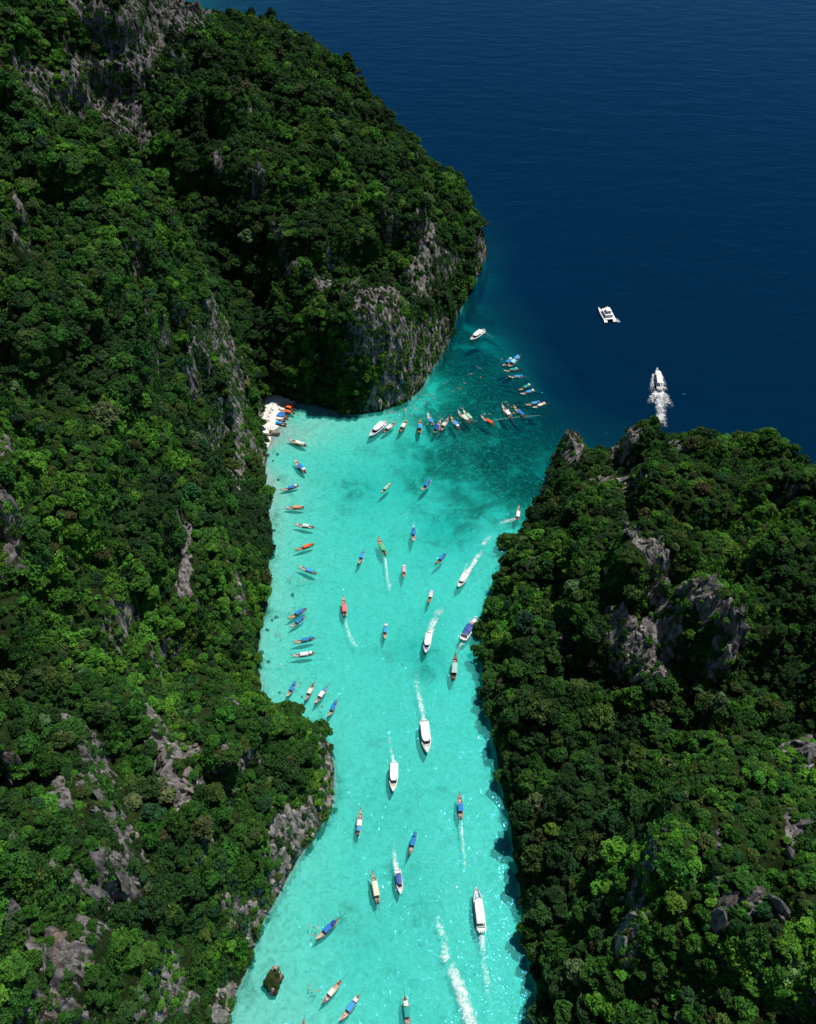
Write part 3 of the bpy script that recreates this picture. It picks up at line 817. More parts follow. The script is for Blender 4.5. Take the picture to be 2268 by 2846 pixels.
def trunk_mesh(name, seed):
    r = random.Random(seed)
    bm = bmesh.new()
    def limb(a, b, ra, rb, seg=3, sides=6):
        prev = None
        d = (b - a).normalized(); s = d.orthogonal().normalized(); t = d.cross(s)
        for i in range(seg + 1):
            f = i / seg
            c = a.lerp(b, f) + Vector((r.uniform(-1, 1), r.uniform(-1, 1), 0)) * 0.03 * (0 < i < seg)
            rad = ra + (rb - ra) * f
            ring = [bm.verts.new(c + (s * math.cos(6.283 * k / sides) + t * math.sin(6.283 * k / sides)) * rad) for k in range(sides)]
            if prev:
                for k in range(sides):
                    bm.faces.new((prev[k], prev[(k + 1) % sides], ring[(k + 1) % sides], ring[k]))
            prev = ring
        bm.faces.new(prev)
    top = Vector((r.uniform(-.08, .08), r.uniform(-.08, .08), .62))
    limb(Vector((0, 0, -.35)), top, .075, .045, 5, 8)
    for k in range(5):
        a = k * 1.2566 + r.uniform(-.3, .3)
        limb(top + Vector((0, 0, -r.uniform(.05, .22))), Vector((math.cos(a) * .5, math.sin(a) * .5, r.uniform(.62, .85))), .032, .012)
    me = bpy.data.meshes.new(name); bm.to_mesh(me); bm.free()
    me.materials.append(M['bark'])
    return me

CROWNS = [crown_mesh('crown', 11, 15, 52, .42), crown_mesh('crown', 12, 19, 46, .36), crown_mesh('crown', 13, 12, 60, .50), crown_mesh('crown', 14, 22, 40, .30, .13, .70),
          crown_mesh('crown', 15, 17, 48, .26, .14, .74), crown_mesh('crown', 16, 10, 60, .34, .17, .50), crown_mesh('crown', 17, 25, 40, .46, .13, .66), crown_mesh('crown', 18, 8, 66, .30, .18, .46),
          frond_mesh('crown', 19)]
def creeper_mesh(name, seed):
    """mat of climbing leaves hugging a steep face"""
    r = np.random.default_rng(seed)
    n = 520
    a, q = r.uniform(0, 6.283, n), np.sqrt(r.uniform(0, 1, n))
    edge = 1 + .22 * np.sin(3 * a + seed) + .15 * np.sin(7 * a + 2 * seed)
    x, y = np.cos(a) * q * edge, np.sin(a) * q * edge
    hump = .16 * np.sin(x * 5.1 + seed) * np.sin(y * 4.3 + 1.7 * seed) + .10 * np.sin(x * 11 + 2) * np.sin(y * 12 + seed)
    pos = np.c_[x, y, .12 + hump + .22 * (1 - q * q) + r.normal(0, .03, n)]
    nn = np.c_[-1.0 * np.cos(x * 5.1 + seed) * np.sin(y * 4.3 + 1.7 * seed) * .6, -1.0 * np.sin(x * 5.1 + seed) * np.cos(y * 4.3 + 1.7 * seed) * .6, np.ones(n)] + r.normal(0, .38, (n, 3))
    nn /= np.linalg.norm(nn, axis=1)[:, None]
    t = np.cross(nn, r.normal(size=(n, 3))); t /= np.linalg.norm(t, axis=1)[:, None]
    b = np.cross(nn, t)
    s_ = .10 * r.uniform(.6, 1.4, (n, 1))
    quad = np.stack([pos - t * s_, pos - b * s_ * .6 + nn * s_ * .15, pos + t * s_ - nn * s_ * .15, pos + b * s_ * .6 + nn * s_ * .15], 1).reshape(-1, 3)
    me = mesh_np(name, quad, np.arange(4 * n).reshape(-1, 4), M['leaf'])
    set_attr(me, 'leafvar', np.repeat(np.clip(.5 + hump * 0 + r.normal(0, .2, n), 0, 1), 4))
    return me

CROWNS += [creeper_mesh('crown', 3), creeper_mesh('crown', 8)]
TRUNKS = [trunk_mesh('trunk', k) for k in range(4)]
PAL = np.array([(0.022, 0.058, 0.012), (0.034, 0.092, 0.013), (0.055, 0.135, 0.016), (0.098, 0.205, 0.022), (0.070, 0.098, 0.020), (0.082, 0.075, 0.028), (0.022, 0.066, 0.022), (0.120, 0.165, 0.070)])
TONE = ['dark green', 'deep green', 'fresh green', 'lime green', 'olive', 'brownish', 'blackish green', 'grey green']

tree_w = np.clip(1 - 1.0 * rock_dil, 0.0, 1) * (ZF > 0.8) * smooth(0.2, 1.2, dC)
cand_p, cand_n, cand_r, cand_reg = [], [], [], []
for r in (1, 2, 3, 4):
    _, _, tot = face_samples(r, 1, tree_w)
    n = int(tot / (2.5 if r == 4 else 3.4))
    p, nn, _ = face_samples(r, n, tree_w)
    k = in_view(p, 330)
    p, nn = p[k], nn[k]
    big = fbm(p[:, 0], p[:, 1], 34, 2, 2)
    rad = np.clip(rng.lognormal(0.0, 0.42, len(p)) * (1.66 + 0.72 * big), 0.7, 5.4)
    if r == 4:
        rad *= np.where((p[:, 0] > 48) & (p[:, 1] < 150) & (p[:, 2] > 38), 0.8, 1.0)
        rad *= np.where(p[:, 2] > 40, 0.82, 1.16)
    if r == 1:
        rad *= 1.12
    if r == 3:
        rad *= 0.92
    # growth is low on and around bare rock
    rk = np.array([rock[int(np.clip(np.searchsorted(GX, q[0]) - 1, 0, nI - 1)), int(np.clip(np.searchsorted(GY, q[1]) - 1, 0, nJ - 1))] for q in p])
    rad *= np.where(rk > 0.15, 0.55, 1.0)
    cand_p.append(p); cand_n.append(nn); cand_r.append(rad); cand_reg.append(np.full(len(p), r))
# a few low shrubs clinging to the bare faces
for r in (1, 2, 3, 4):
    _, _, tot = face_samples(r, 1, rock_w + 1e-9)
    p, nn, _ = face_samples(r, int(tot / 9) + 1, rock_w + 1e-9)
    k = in_view(p, 60)
    cand_p.append(p[k]); cand_n.append(nn[k]); cand_r.append(rng.uniform(0.6, 1.9, k.sum())); cand_reg.append(np.full(k.sum(), r))
cp, cn, cr, cg = np.vstack(cand_p), np.vstack(cand_n), np.concatenate(cand_r), np.concatenate(cand_reg)
order = np.argsort(-cr + rng.normal(0, .5, len(cr)))
cells, sel = {}, []
for i in order:
    x, y, z = cp[i]; rr = cr[i]
    c0 = (int(x // 5), int(y // 5), int(z // 5))
    ok = True
    for a in (-1, 0, 1):
        for b in (-1, 0, 1):
            for c in (-1, 0, 1):
                for j in cells.get((c0[0] + a, c0[1] + b, c0[2] + c), ()):
                    q = cp[j]
                    lim = 0.52 * (rr + cr[j])
                    if (q[0] - x) ** 2 + (q[1] - y) ** 2 + (q[2] - z) ** 2 < lim * lim:
                        ok = False; break
                if not ok: break
            if not ok: break
        if not ok: break
    if ok:
        cells.setdefault(c0, []).append(i); sel.append(i)
sel = np.array(sel)
tp, tn, tr_, tg = cp[sel], cn[sel], cr[sel], cg[sel]
nt = len(tp)
ttype = rng.choice(9, nt, p=[.16, .15, .14, .12, .11, .12, .11, .085, .005])
tr_ = np.where(ttype == 8, np.minimum(tr_, 1.6), tr_)
ttype = np.where(tr_ < 1.5, rng.choice([2, 5, 7, 0], nt), ttype)
# creepers take over where the face is steep, laid against it
creep = (rng.random(nt) < np.interp(tn[:, 2], [.25, .6, .85], [.62, .40, .16])) & (tr_ < 3.6)
ttype = np.where(creep, 9 + (rng.random(nt) < .5), ttype)
clump = fbm(tp[:, 0], tp[:, 1], 24, 2, 3) + rng.normal(0, .30, nt)
tone = np.select([clump < -0.36, clump < -0.05, clump < 0.18, clump < 0.44], [0, 1, 1, 2], 3)
u_ = rng.random(nt)
tone = np.where(u_ < .07, 6, tone); tone = np.where((u_ > .07) & (u_ < .12 + .04 * (tg == 4)), 4, tone); tone = np.where((u_ > .990), 5, tone); tone = np.where((u_ > .935) & (u_ < .945), 7, tone)
tint = np.array([1, 1.0, 1.14, 1.26, 1.04])[tg][:, None] * 1.08 * np.array([.78, 1.03, 1.0]) * PAL[tone] * np.exp(rng.normal(0, .16, (nt, 1))) * np.exp(rng.normal(0, .06, (nt, 3)))
scrub = (tg == 4) & (tp[:, 0] > 48) & (tp[:, 1] < 150) & (tp[:, 2] > 38)     # lighter scrub on the near hill
tint = tint * np.where(scrub, 1.3, 1.0)[:, None]
tpos = tp + tn * (tr_ * 0.18)[:, None] * np.array([1, 1, .4]) - np.array([0, 0, 1]) * (tr_ * 0.10)[:, None]
trot = np.c_[-tn[:, 1] * .0 + rng.normal(0, .10, nt), rng.normal(0, .10, nt), rng.uniform(0, 6.283, nt)]
for i in np.where(creep)[0]:
    e = (Vector(tn[i]).to_track_quat('Z', 'Y') @ Matrix.Rotation(rng.uniform(0, 6.28), 3, 'Z').to_quaternion()).to_euler()
    trot[i] = e[:]
tpos = np.where(creep[:, None], tp - tn * (tr_ * .05)[:, None], tpos)
tscl = np.c_[tr_ * rng.uniform(.85, 1.15, nt), tr_ * rng.uniform(.85, 1.15, nt), tr_ * rng.uniform(.85, 1.30, nt)] * np.where(creep, 1.35, 1.0)[:, None]

def visible(P, up=3.0):
    """sight line from each point to the camera clear of the ground"""
    C0 = np.array([0, 0, CAM_H])
    ok = np.ones(len(P), bool)
    for s in np.linspace(0.02, 0.75, 70):
        q = P + (C0 - P) * s
        g = ground_z(q[:, 0], q[:, 1])
        ins = (q[:, 0] > GX[0]) & (q[:, 0] < GX[-1]) & (q[:, 1] > GY[0]) & (q[:, 1] < GY[-1])
        ok &= ~(ins & (q[:, 2] + up < g))
    return ok

# landmark trees that stand out in the photograph: survey spot, radius, crown, tone, label
LANDMARK = [
    (222, 880, 6.6, 6, 7, 'broad pale green tree beside the grassy hollow on the ridge slope'),
    (516, 812, 3.4, 4, 7, 'small pale flat topped tree at the foot of the grey ridge cliff'),
    (738, 862, 4.2, 1, 4, 'olive green round tree overhanging the water below the headland cliff'),
    (1525, 1165, 6.6, 6, 3, 'wide lime green tree on the hill behind the jagged rock crest'),
    (345, 1668, 4.6, 3, 7, 'grey green wide tree among the crags of the promontory'),
    (280, 1690, 3.4, 1, 7, 'smaller grey green tree next to the wide grey green one on the promontory'),
    (1128, 1690, 3.6, 2, 7, 'pale yellowish tree by the lagoon shadow on the far shore'),
    (1165, 1745, 4.0, 1, 3, 'bright green round tree just below the pale yellowish shore tree'),
    (1120, 1985, 4.4, 6, 2, 'fresh green bushy tree jutting over the lagoon beside its dark shadow'),
    (600, 1535, 3.4, 6, 2, 'fresh green leafy tree near the tip of the promontory'),
    (1330, 1650, 3.2, 0, 5, 'brownish round tree in the dark hollow behind the lower hill'),
    (1480, 1030, 3.6, 3, 5, 'rust brown tree on the upper slope of the hill across the lagoon'),
    (480, 1250, 4.0, 4, 2, 'fresh green spreading tree beside the narrow cliff streak near the shore'),
    (1420, 1900, 3.4, 1, 3, 'lime green tree to the side of the rocky spine above the lagoon'),
]
LM_P = [hit(x, y) for x, y, *_ in LANDMARK]
for P in LM_P:     # clear their spots
    k = np.linalg.norm(tp - P, axis=1) > 3.6
    tp, tn, tr_, tg, ttype, tone, tint, tpos, trot, tscl = [a[k] for a in (tp, tn, tr_, tg, ttype, tone, tint, tpos, trot, tscl)]
X_, Y_, D_ = project(tpos + np.array([0, 0, 1]) * tr_[:, None] * .6)
px = tr_ / D_ * FPX / D2S
show = (X_ > 5) & (X_ < 1713) & (Y_ > 5) & (Y_ < 2151) & visible(tpos + np.array([0, 0, 1]) * tr_[:, None])
score = np.where(show & (ttype < 9), px, 0)
pick = np.argsort(-score)[:286]
for k in range(9):      # every tree crown shape is among them
    if not (ttype[pick] == k).any():
        pick[-1 - k] = np.where((ttype == k) & show)[0][0]
is_pick = np.zeros(len(tp), bool); is_pick[pick] = True

crown_src = {}
def add_tree(pos, rot, scl, kind, tnt, label, group, seed):
    root = bpy.data.objects.new('broadleaf_tree' if kind != 8 else 'frond_tree', None)
    link(root)
    root.location, root.rotation_euler, root.scale = pos, rot, scl
    tag(root, label, 'tree', group)
    t = link(bpy.data.objects.new('trunk', TRUNKS[seed % 4]), root)
    c = link(bpy.data.objects.new('crown', CROWNS[kind]), root)
    c.color = (*tnt, 1)
    crown_src.setdefault(kind, c)
    return root

SHAPE = ['rounded', 'many lobed', 'domed', 'wide', 'flat topped', 'compact', 'billowing', 'small', 'feathery', 'creeping', 'creeping']
def place_words(P, r):
    X, Y, _ = project(P[None])
    X, Y = X[0], Y[0]
    if r == 1: return 'on the headland behind the beach', 'trees on the headland'
    if r == 2: return ('on the ridge slope above the moored boats' if Y > 850 else 'high on the long ridge'), 'trees on the ridge'
    if r == 3:
        if Y < 1640: return 'on the top of the promontory', 'trees on the promontory'
        if Y < 1900: return 'among the grey crags of the promontory', 'trees on the promontory'
        return 'on the promontory slope above the small islet', 'trees on the promontory'
    if X < 1200: return 'along the shaded lagoon edge', 'trees across the lagoon'
    if Y < 1300: return 'behind the jagged rock crest', 'trees across the lagoon'
    if Y < 1650: return 'in the hollow below the jagged rock crest', 'trees across the lagoon'
    return 'around the rocky spine across the lagoon', 'trees across the lagoon'

ORD = ['uppermost', 'second uppermost', 'third uppermost', 'fourth uppermost', 'fifth uppermost', 'sixth uppermost', 'seventh uppermost', 'eighth uppermost', 'ninth uppermost', 'tenth uppermost',
       'eleventh uppermost', 'twelfth uppermost', 'thirteenth uppermost', 'fourteenth uppermost', 'fifteenth uppermost', 'sixteenth uppermost']
byname = {}
for i in pick:
    where, grp = place_words(tpos[i], tg[i])
    byname.setdefault((f"{TONE[tone[i]]} {SHAPE[int(ttype[i])]} tree {where}", grp), []).append(i)
n = 0
for (lab, grp), ids in byname.items():
    ids.sort(key=lambda i: Y_[i])
    for k, i in enumerate(ids):
        n += 1
        l2 = lab if len(ids) == 1 else ('lowermost ' if k == len(ids) - 1 else ORD[min(k, 15)] + ' ') + lab
        add_tree(tpos[i], trot[i], tscl[i], int(ttype[i]), tint[i], l2, grp, n)
for P, (x, y, rad, kind, tn_, lab) in zip(LM_P, LANDMARK):
    add_tree(Vector(P) - Vector((0, 0, rad * .2)), (0, 0, x * .7), (rad, rad, rad * 1.0), kind, PAL[tn_] * 1.1, lab, None, x)

# all the other trees of the hills: one mass
rest = ~is_pick
me = bpy.data.meshes.new('forest')
me.vertices.add(int(rest.sum()))
me.vertices.foreach_set('co', tpos[rest].astype(np.float32).ravel())
set_attr(me, 'rot', trot[rest], 'FLOAT_VECTOR'); set_attr(me, 'scl', tscl[rest], 'FLOAT_VECTOR'); set_attr(me, 'kind_id', ttype[rest], 'INT')
set_attr(me, 'tint', np.c_[tint[rest], np.ones(rest.sum())], 'FLOAT_COLOR')
forest = link(bpy.data.objects.new('forest', me))
tag(forest, 'dense green tropical forest covering the steep hills', kind='stuff')

def scatter_nodes(name, sources, mat):
    ng = bpy.data.node_groups.new(name, 'GeometryNodeTree')
    ng.interface.new_socket('Geometry', in_out='INPUT', socket_type='NodeSocketGeometry')
    ng.interface.new_socket('Geometry', in_out='OUTPUT', socket_type='NodeSocketGeometry')
    gi, go = ng.nodes.new('NodeGroupInput'), ng.nodes.new('NodeGroupOutput')
    join = ng.nodes.new('GeometryNodeJoinGeometry')
    def named(nm, typ):
        a = ng.nodes.new('GeometryNodeInputNamedAttribute'); a.data_type = typ
        a.inputs['Name'].default_value = nm
        return a.outputs['Attribute']
    rot, scl, kid = named('rot', 'FLOAT_VECTOR'), named('scl', 'FLOAT_VECTOR'), named('kind_id', 'INT')
    e2r = ng.nodes.new('FunctionNodeEulerToRotation'); ng.links.new(rot, e2r.inputs[0])
    for k, src in sources.items():
        oi = ng.nodes.new('GeometryNodeObjectInfo'); oi.transform_space = 'ORIGINAL'
        oi.inputs['Object'].default_value = src; oi.inputs['As Instance'].default_value = False
        sm = ng.nodes.new('GeometryNodeSetMaterial'); sm.inputs['Material'].default_value = mat
        ng.links.new(oi.outputs['Geometry'], sm.inputs['Geometry'])
        cmp_ = ng.nodes.new('FunctionNodeCompare'); cmp_.data_type = 'INT'; cmp_.operation = 'EQUAL'
        ng.links.new(kid, cmp_.inputs[2]); cmp_.inputs[3].default_value = k
        ip = ng.nodes.new('GeometryNodeInstanceOnPoints')
        ng.links.new(gi.outputs[0], ip.inputs['Points']); ng.links.new(cmp_.outputs[0], ip.inputs['Selection'])
        ng.links.new(sm.outputs[0], ip.inputs['Instance'])
        ng.links.new(e2r.outputs[0], ip.inputs['Rotation']); ng.links.new(scl, ip.inputs['Scale'])
        ng.links.new(ip.outputs[0], join.inputs[0])
    ng.links.new(join.outputs[0], go.inputs[0])
    return ng

md = forest.modifiers.new('scatter', 'NODES')
cr_ = link(bpy.data.objects.new('creeper', CROWNS[9])); cr2 = link(bpy.data.objects.new('creeper', CROWNS[10]))
for o, spot, lab in ((cr_, (470, 690), 'patch of green creeper clinging to the grey ridge cliff above the beach'), (cr2, (905, 590), 'patch of green creeper on the grey crag of the headland')):
    P = hit(*spot); o.location = P; o.scale = (2.2, 2.2, 2.2); o.rotation_euler = (R(50), 0, R(35)); o.color = (*PAL[2], 1)
    tag(o, lab, 'creeper')
crown_src[9], crown_src[10] = cr_, cr2
md.node_group = scatter_nodes('forest_scatter', crown_src, M['forest'])
print('ROCKTRIS', [len(c.data.polygons) for c in bpy.data.objects if c.name.startswith('crag')])
print('TREES', len(tp), 'rest', int(rest.sum()), 'crown tris', [sum(len(p.vertices) - 2 for p in c.polygons) for c in CROWNS])

# ------------------------------------------------------------------ boats
def lerp_tab(tab, f):
    xs, ys = zip(*tab)
    return float(np.interp(f, xs, ys))

def bm_mesh(name, bm, mat, smooth_shade=False):
    bmesh.ops.recalc_face_normals(bm, faces=bm.faces[:])
    me = bpy.data.meshes.new(name); bm.to_mesh(me); bm.free()
    me.materials.append(mat)
    if smooth_shade:
        me.polygons.foreach_set('use_smooth', np.ones(len(me.polygons), bool))
    return me

def box(bm, c, s, bev=0.0, rot=None):
    g = bmesh.ops.create_cube(bm, size=1.0)
    vs = g['verts']
    for v in vs:
        p = Vector((v.co.x * s[0], v.co.y * s[1], v.co.z * s[2]))
        if rot is not None: p = rot @ p
        v.co = p + Vector(c)
    if bev:
        es = {e for v in vs for e in v.link_edges}
        bmesh.ops.bevel(bm, geom=list(es), offset=bev, segments=2, affect='EDGES', profile=0.6)

def tube(bm, a, b, ra, rb, sides=8):
    a, b = Vector(a), Vector(b)
    d = (b - a).normalized(); s = d.orthogonal().normalized(); t = d.cross(s)
    r0 = [bm.verts.new(a + (s * math.cos(6.2832 * k / sides) + t * math.sin(6.2832 * k / sides)) * ra) for k in range(sides)]
    r1 = [bm.verts.new(b + (s * math.cos(6.2832 * k / sides) + t * math.sin(6.2832 * k / sides)) * rb) for k in range(sides)]
    for k in range(sides):
        bm.faces.new((r0[k], r0[(k + 1) % sides], r1[(k + 1) % sides], r1[k]))
    bm.faces.new(r0[::-1]); bm.faces.new(r1)

def rings(bm, R_, cap=True):
    prev = None
    first = None
    for ring in R_:
        cur = [bm.verts.new(p) for p in ring]
        if prev:
            n = len(cur)
            for k in range(n):
                bm.faces.new((prev[k], prev[(k + 1) % n], cur[(k + 1) % n], cur[k]))
        else:
            first = cur
        prev = cur
    if cap:
        bm.faces.new(first[::-1]); bm.faces.new(prev)

WID = [(0, .50), (.08, .70), (.25, .96), (.5, 1.08), (.7, .92), (.84, .56), (.94, .22), (1, .06)]
GUN = [(0, 1.05), (.1, .80), (.3, .62), (.6, .62), (.78, .82), (.9, 1.30), (.97, 1.85), (1, 2.25)]
KEE = [(0, .05), (.15, -.35), (.6, -.38), (.78, -.15), (.9, .45), (.97, 1.25), (1, 1.95)]
def lt_hull():
    bm = bmesh.new()
    RR = []
    for i in range(25):
        f = i / 24
        x = -5.5 + 11 * f
        w, g, k = lerp_tab(WID, f), lerp_tab(GUN, f), lerp_tab(KEE, f)
        fl = min(k + .38, g - .10); wi = max(w - .10, w * .5)
        RR.append([(x, w + .03, g), (x, w * .86, k + .38 * (g - k)), (x, 0, k), (x, -w * .86, k + .38 * (g - k)), (x, -w - .03, g), (x, -wi, g), (x, -wi * .84, fl), (x, wi * .84, fl), (x, wi, g)])
    rings(bm, RR)
    return bm_mesh('hull', bm, M['wood'])
def lt_strip(f0, f1, dz, inset, mode, mat, name):
    """boards laid inside the hull between two stations"""
    bm = bmesh.new()
    prev = None
    for i in range(9):
        f = f0 + (f1 - f0) * i / 8
        x = -5.5 + 11 * f
        w, g, k = lerp_tab(WID, f), lerp_tab(GUN, f), lerp_tab(KEE, f)
        z = (min(k + .38, g - .1) if mode == 'floor' else g) + dz
        w = max(w * inset, .02)
        cur = [bm.verts.new((x, w, z)), bm.verts.new((x, 0, z + (.05 if mode != 'floor' else 0))), bm.verts.new((x, -w, z)), bm.verts.new((x, -w, z - .05)), bm.verts.new((x, w, z - .05))]
        if prev:
            for k_ in range(5):
                bm.faces.new((prev[k_], prev[(k_ + 1) % 5], cur[(k_ + 1) % 5], cur[k_]))
        else:
            bm.faces.new(cur[::-1])
        prev = cur
    bm.faces.new(prev)
    return bm_mesh(name, bm, mat)
def canopy_mesh():
    """unit-length arched awning with a hanging valance"""
    bm = bmesh.new()
    nx, ny = 7, 9
    top, bot = {}, {}
    for i in range(nx):
        for j in range(ny):
            x, y = i / (nx - 1) - .5, (j / (ny - 1) - .5) * 2
            z = .16 * (1 - y * y) - .02 * abs(math.sin(i * 1.57)) - (.16 if j in (0, ny - 1) else 0)
            top[i, j] = bm.verts.new((x, y * (.96 if j in (1, ny - 2) else 1) * .98, z)); bot[i, j] = bm.verts.new((x, y * .98, z - .04))
    for i in range(nx - 1):
        for j in range(ny - 1):
            bm.faces.new((top[i, j], top[i + 1, j], top[i + 1, j + 1], top[i, j + 1]))
            bm.faces.new((bot[i, j + 1], bot[i + 1, j + 1], bot[i + 1, j], bot[i, j]))
    for i in range(nx - 1):
        bm.faces.new((top[i, 0], bot[i, 0], bot[i + 1, 0], top[i + 1, 0])); bm.faces.new((top[i + 1, ny - 1], bot[i + 1, ny - 1], bot[i, ny - 1], top[i, ny - 1]))
    for j in range(ny - 1):
        bm.faces.new((top[0, j + 1], bot[0, j + 1], bot[0, j], top[0, j])); bm.faces.new((top[nx - 1, j], bot[nx - 1, j], bot[nx - 1, j + 1], top[nx - 1, j + 1]))
    return bm_mesh('canopy', bm, M['cloth'])
def engine_mesh():
    bm = bmesh.new()
    box(bm, (0, 0, .28), (.95, .5, .45), .06); box(bm, (.25, 0, .60), (.4, .36, .28), .05); tube(bm, (-.4, 0, .2), (-.4, 0, -.3), .06, .06); tube(bm, (.5, 0, .35), (1.15, 0, .55), .03, .025); tube(bm, (.1, .28, .45), (.1, .42, .85), .04, .04)
    return bm_mesh('engine', bm, M['steel'])
def shaft_mesh():
    bm = bmesh.new()
    tube(bm, (-.4, 0, .22), (-4.6, 0, -1.10), .07, .05); 
    for k in range(3):
        a = k * 2.094
        box(bm, (-4.6, math.sin(a) * .14, -1.10 + math.cos(a) * .14), (.05, .10, .24), 0, Matrix.Rotation(-a, 3, 'X'))
    return bm_mesh('propeller_shaft', bm, M['pole'])
def bench_mesh():
    bm = bmesh.new(); box(bm, (0, 0, 0), (.34, 1.0, .06), .012)
    return bm_mesh('bench', bm, M['wood'])
def post_mesh():
    bm = bmesh.new(); tube(bm, (0, 0, 0), (0, 0, 1.0), .035, .035, 6)
    return bm_mesh('post', bm, M['pole'])
def ribbon_mesh():
    bm = bmesh.new()
    for k in range(3):
        tube(bm, (5.40 - k * .08, 0, 1.75 + k * .12), (5.40 - k * .08, 0, 1.86 + k * .12), .16, .15, 8)
    box(bm, (5.30, .17, 1.45), (.05, .03, .7)); box(bm, (5.30, -.17, 1.45), (.05, .03, .7))
    return bm_mesh('bow_ribbon', bm, M['cloth'])
def cargo_mesh():
    bm = bmesh.new()
    box(bm, (0, 0, .2), (.7, .5, .42), .05); box(bm, (0, 0, .43), (.74, .54, .07), .03)
    return bm_mesh('cool_box', bm, M['paint'])

LT = dict(hull=lt_hull(), deck=lt_strip(.10, .80, .03, .80, 'floor', M['wood'], 'deck'), foredeck=lt_strip(.80, .95, -.06, .88, 'gun', M['paint'], 'foredeck'),
          aftdeck=lt_strip(.02, .14, -.10, .86, 'gun', M['wood'], 'stern_deck'), canopy=canopy_mesh(), engine=engine_mesh(), shaft=shaft_mesh(), bench=bench_mesh(), post=post_mesh(), ribbon=ribbon_mesh(), box=cargo_mesh())
COL = dict(blue=(.03, .22, .62), sky=(.06, .36, .72), navy=(.02, .07, .35), cyan=(.25, .62, .72), white=(.80, .80, .78), cream=(.72, .70, .62), orange=(.78, .16, .05), peach=(.80, .30, .14), red=(.70, .10, .04), green=(.10, .48, .26),
           mint=(.36, .68, .50), teal=(.03, .38, .33), pink=(.80, .22, .26), pale=(.62, .80, .74), stripe=(.74, .50, .46))
WOOD = dict(pale=(.58, .46, .38), tan=(.50, .33, .21), brown=(.26, .12, .07), orange=(.58, .23, .08), white=(.74, .72, .68), grey=(.45, .40, .34), red=(.36, .12, .07))

def part(name, me, root, col=None, loc=None, scale=None, rot=None):
    o = link(bpy.data.objects.new(name, me), root)
    if col is not None: o.color = (*col, 1)
    if loc is not None: o.location = loc
    if scale is not None: o.scale = scale
    if rot is not None: o.rotation_euler = rot
    return o

def pose(root, bow, stern, zoff=0.0, base_len=11.0, wobble=0):
    a, b = at(*stern), at(*bow)
    d = b - a
    root.location = ((a + b) / 2) + Vector((0, 0, zoff))
    root.rotation_euler = (0, 0, math.atan2(d.y, d.x))
    s = d.length / base_len
    root.scale = (s, s, s)
    return s

def longtail(bow, stern, main, rear, hull, label, group, span=(-2.9, 0.6), deck='pale', fore=None, rear_col=None, benches=2, cargo=True):
    root = link(bpy.data.objects.new('longtail_boat', None))
    s = pose(root, bow, stern)
    k = len(bpy.data.objects)
    rr = random.Random(k)
    jit = lambda c: tuple(max(0.01, v * rr.uniform(.88, 1.12)) for v in c)
    tag(root, label, 'boat', group)
    part('hull', LT['hull'], root, jit(WOOD[hull]))
    part('deck', LT['deck'], root, jit(WOOD[deck]))
    part('foredeck', LT['foredeck'], root, jit(fore if fore else WOOD[hull]))
    part('stern_deck', LT['aftdeck'], root, jit(WOOD['brown' if hull in ('brown', 'red') else 'tan']))
    part('bow_ribbon', LT['ribbon'], root, rr.choice([(.6, .05, .05), (.7, .45, .05), (.1, .3, .1), (.5, .1, .3)]))
    x0, x1 = span
    hgt = 1.62
    c = part('canopy', LT['canopy'], root, jit(COL[main]), ((x0 + x1) / 2, 0, hgt), (x1 - x0, 1.05, 1))
    for px_ in (x0 + .12, x1 - .12):
        for sy in (-.86, .86):
            part('post', LT['post'], root, None, (px_, sy, .5), (1, 1, hgt - .5))
    if rear:
        x2 = x0 - .18 - rr.uniform(0, .25); ln = rear
        part('rear_canopy', LT['canopy'], root, jit(COL[rear_col or main]), (x2 - ln / 2, 0, hgt + .32), (ln, .82, .9))
        for sy in (-.6, .6):
            part('post', LT['post'], root, None, (x2 - ln + .1, sy, .6), (1, 1, hgt - .28))
    for b in range(benches):
        part('bench', LT['bench'], root, jit(WOOD['tan']), (x1 + .55 + b * .95, 0, .38), (1, 1.5 - .12 * b, 1))
    if cargo:
        part('cool_box', LT['box'], root, rr.choice([(.7, .7, .7), (.6, .08, .05), (.05, .2, .5), (.75, .72, .6)]), (x1 + rr.uniform(.6, 2.0), rr.uniform(-.4, .4), .05), (.8, .8, .8), (0, 0, rr.uniform(0, 3)))
    e = part('engine', LT['engine'], root, None, (-4.85, 0, .80))
    part('propeller_shaft', LT['shaft'], e, None)
    return root

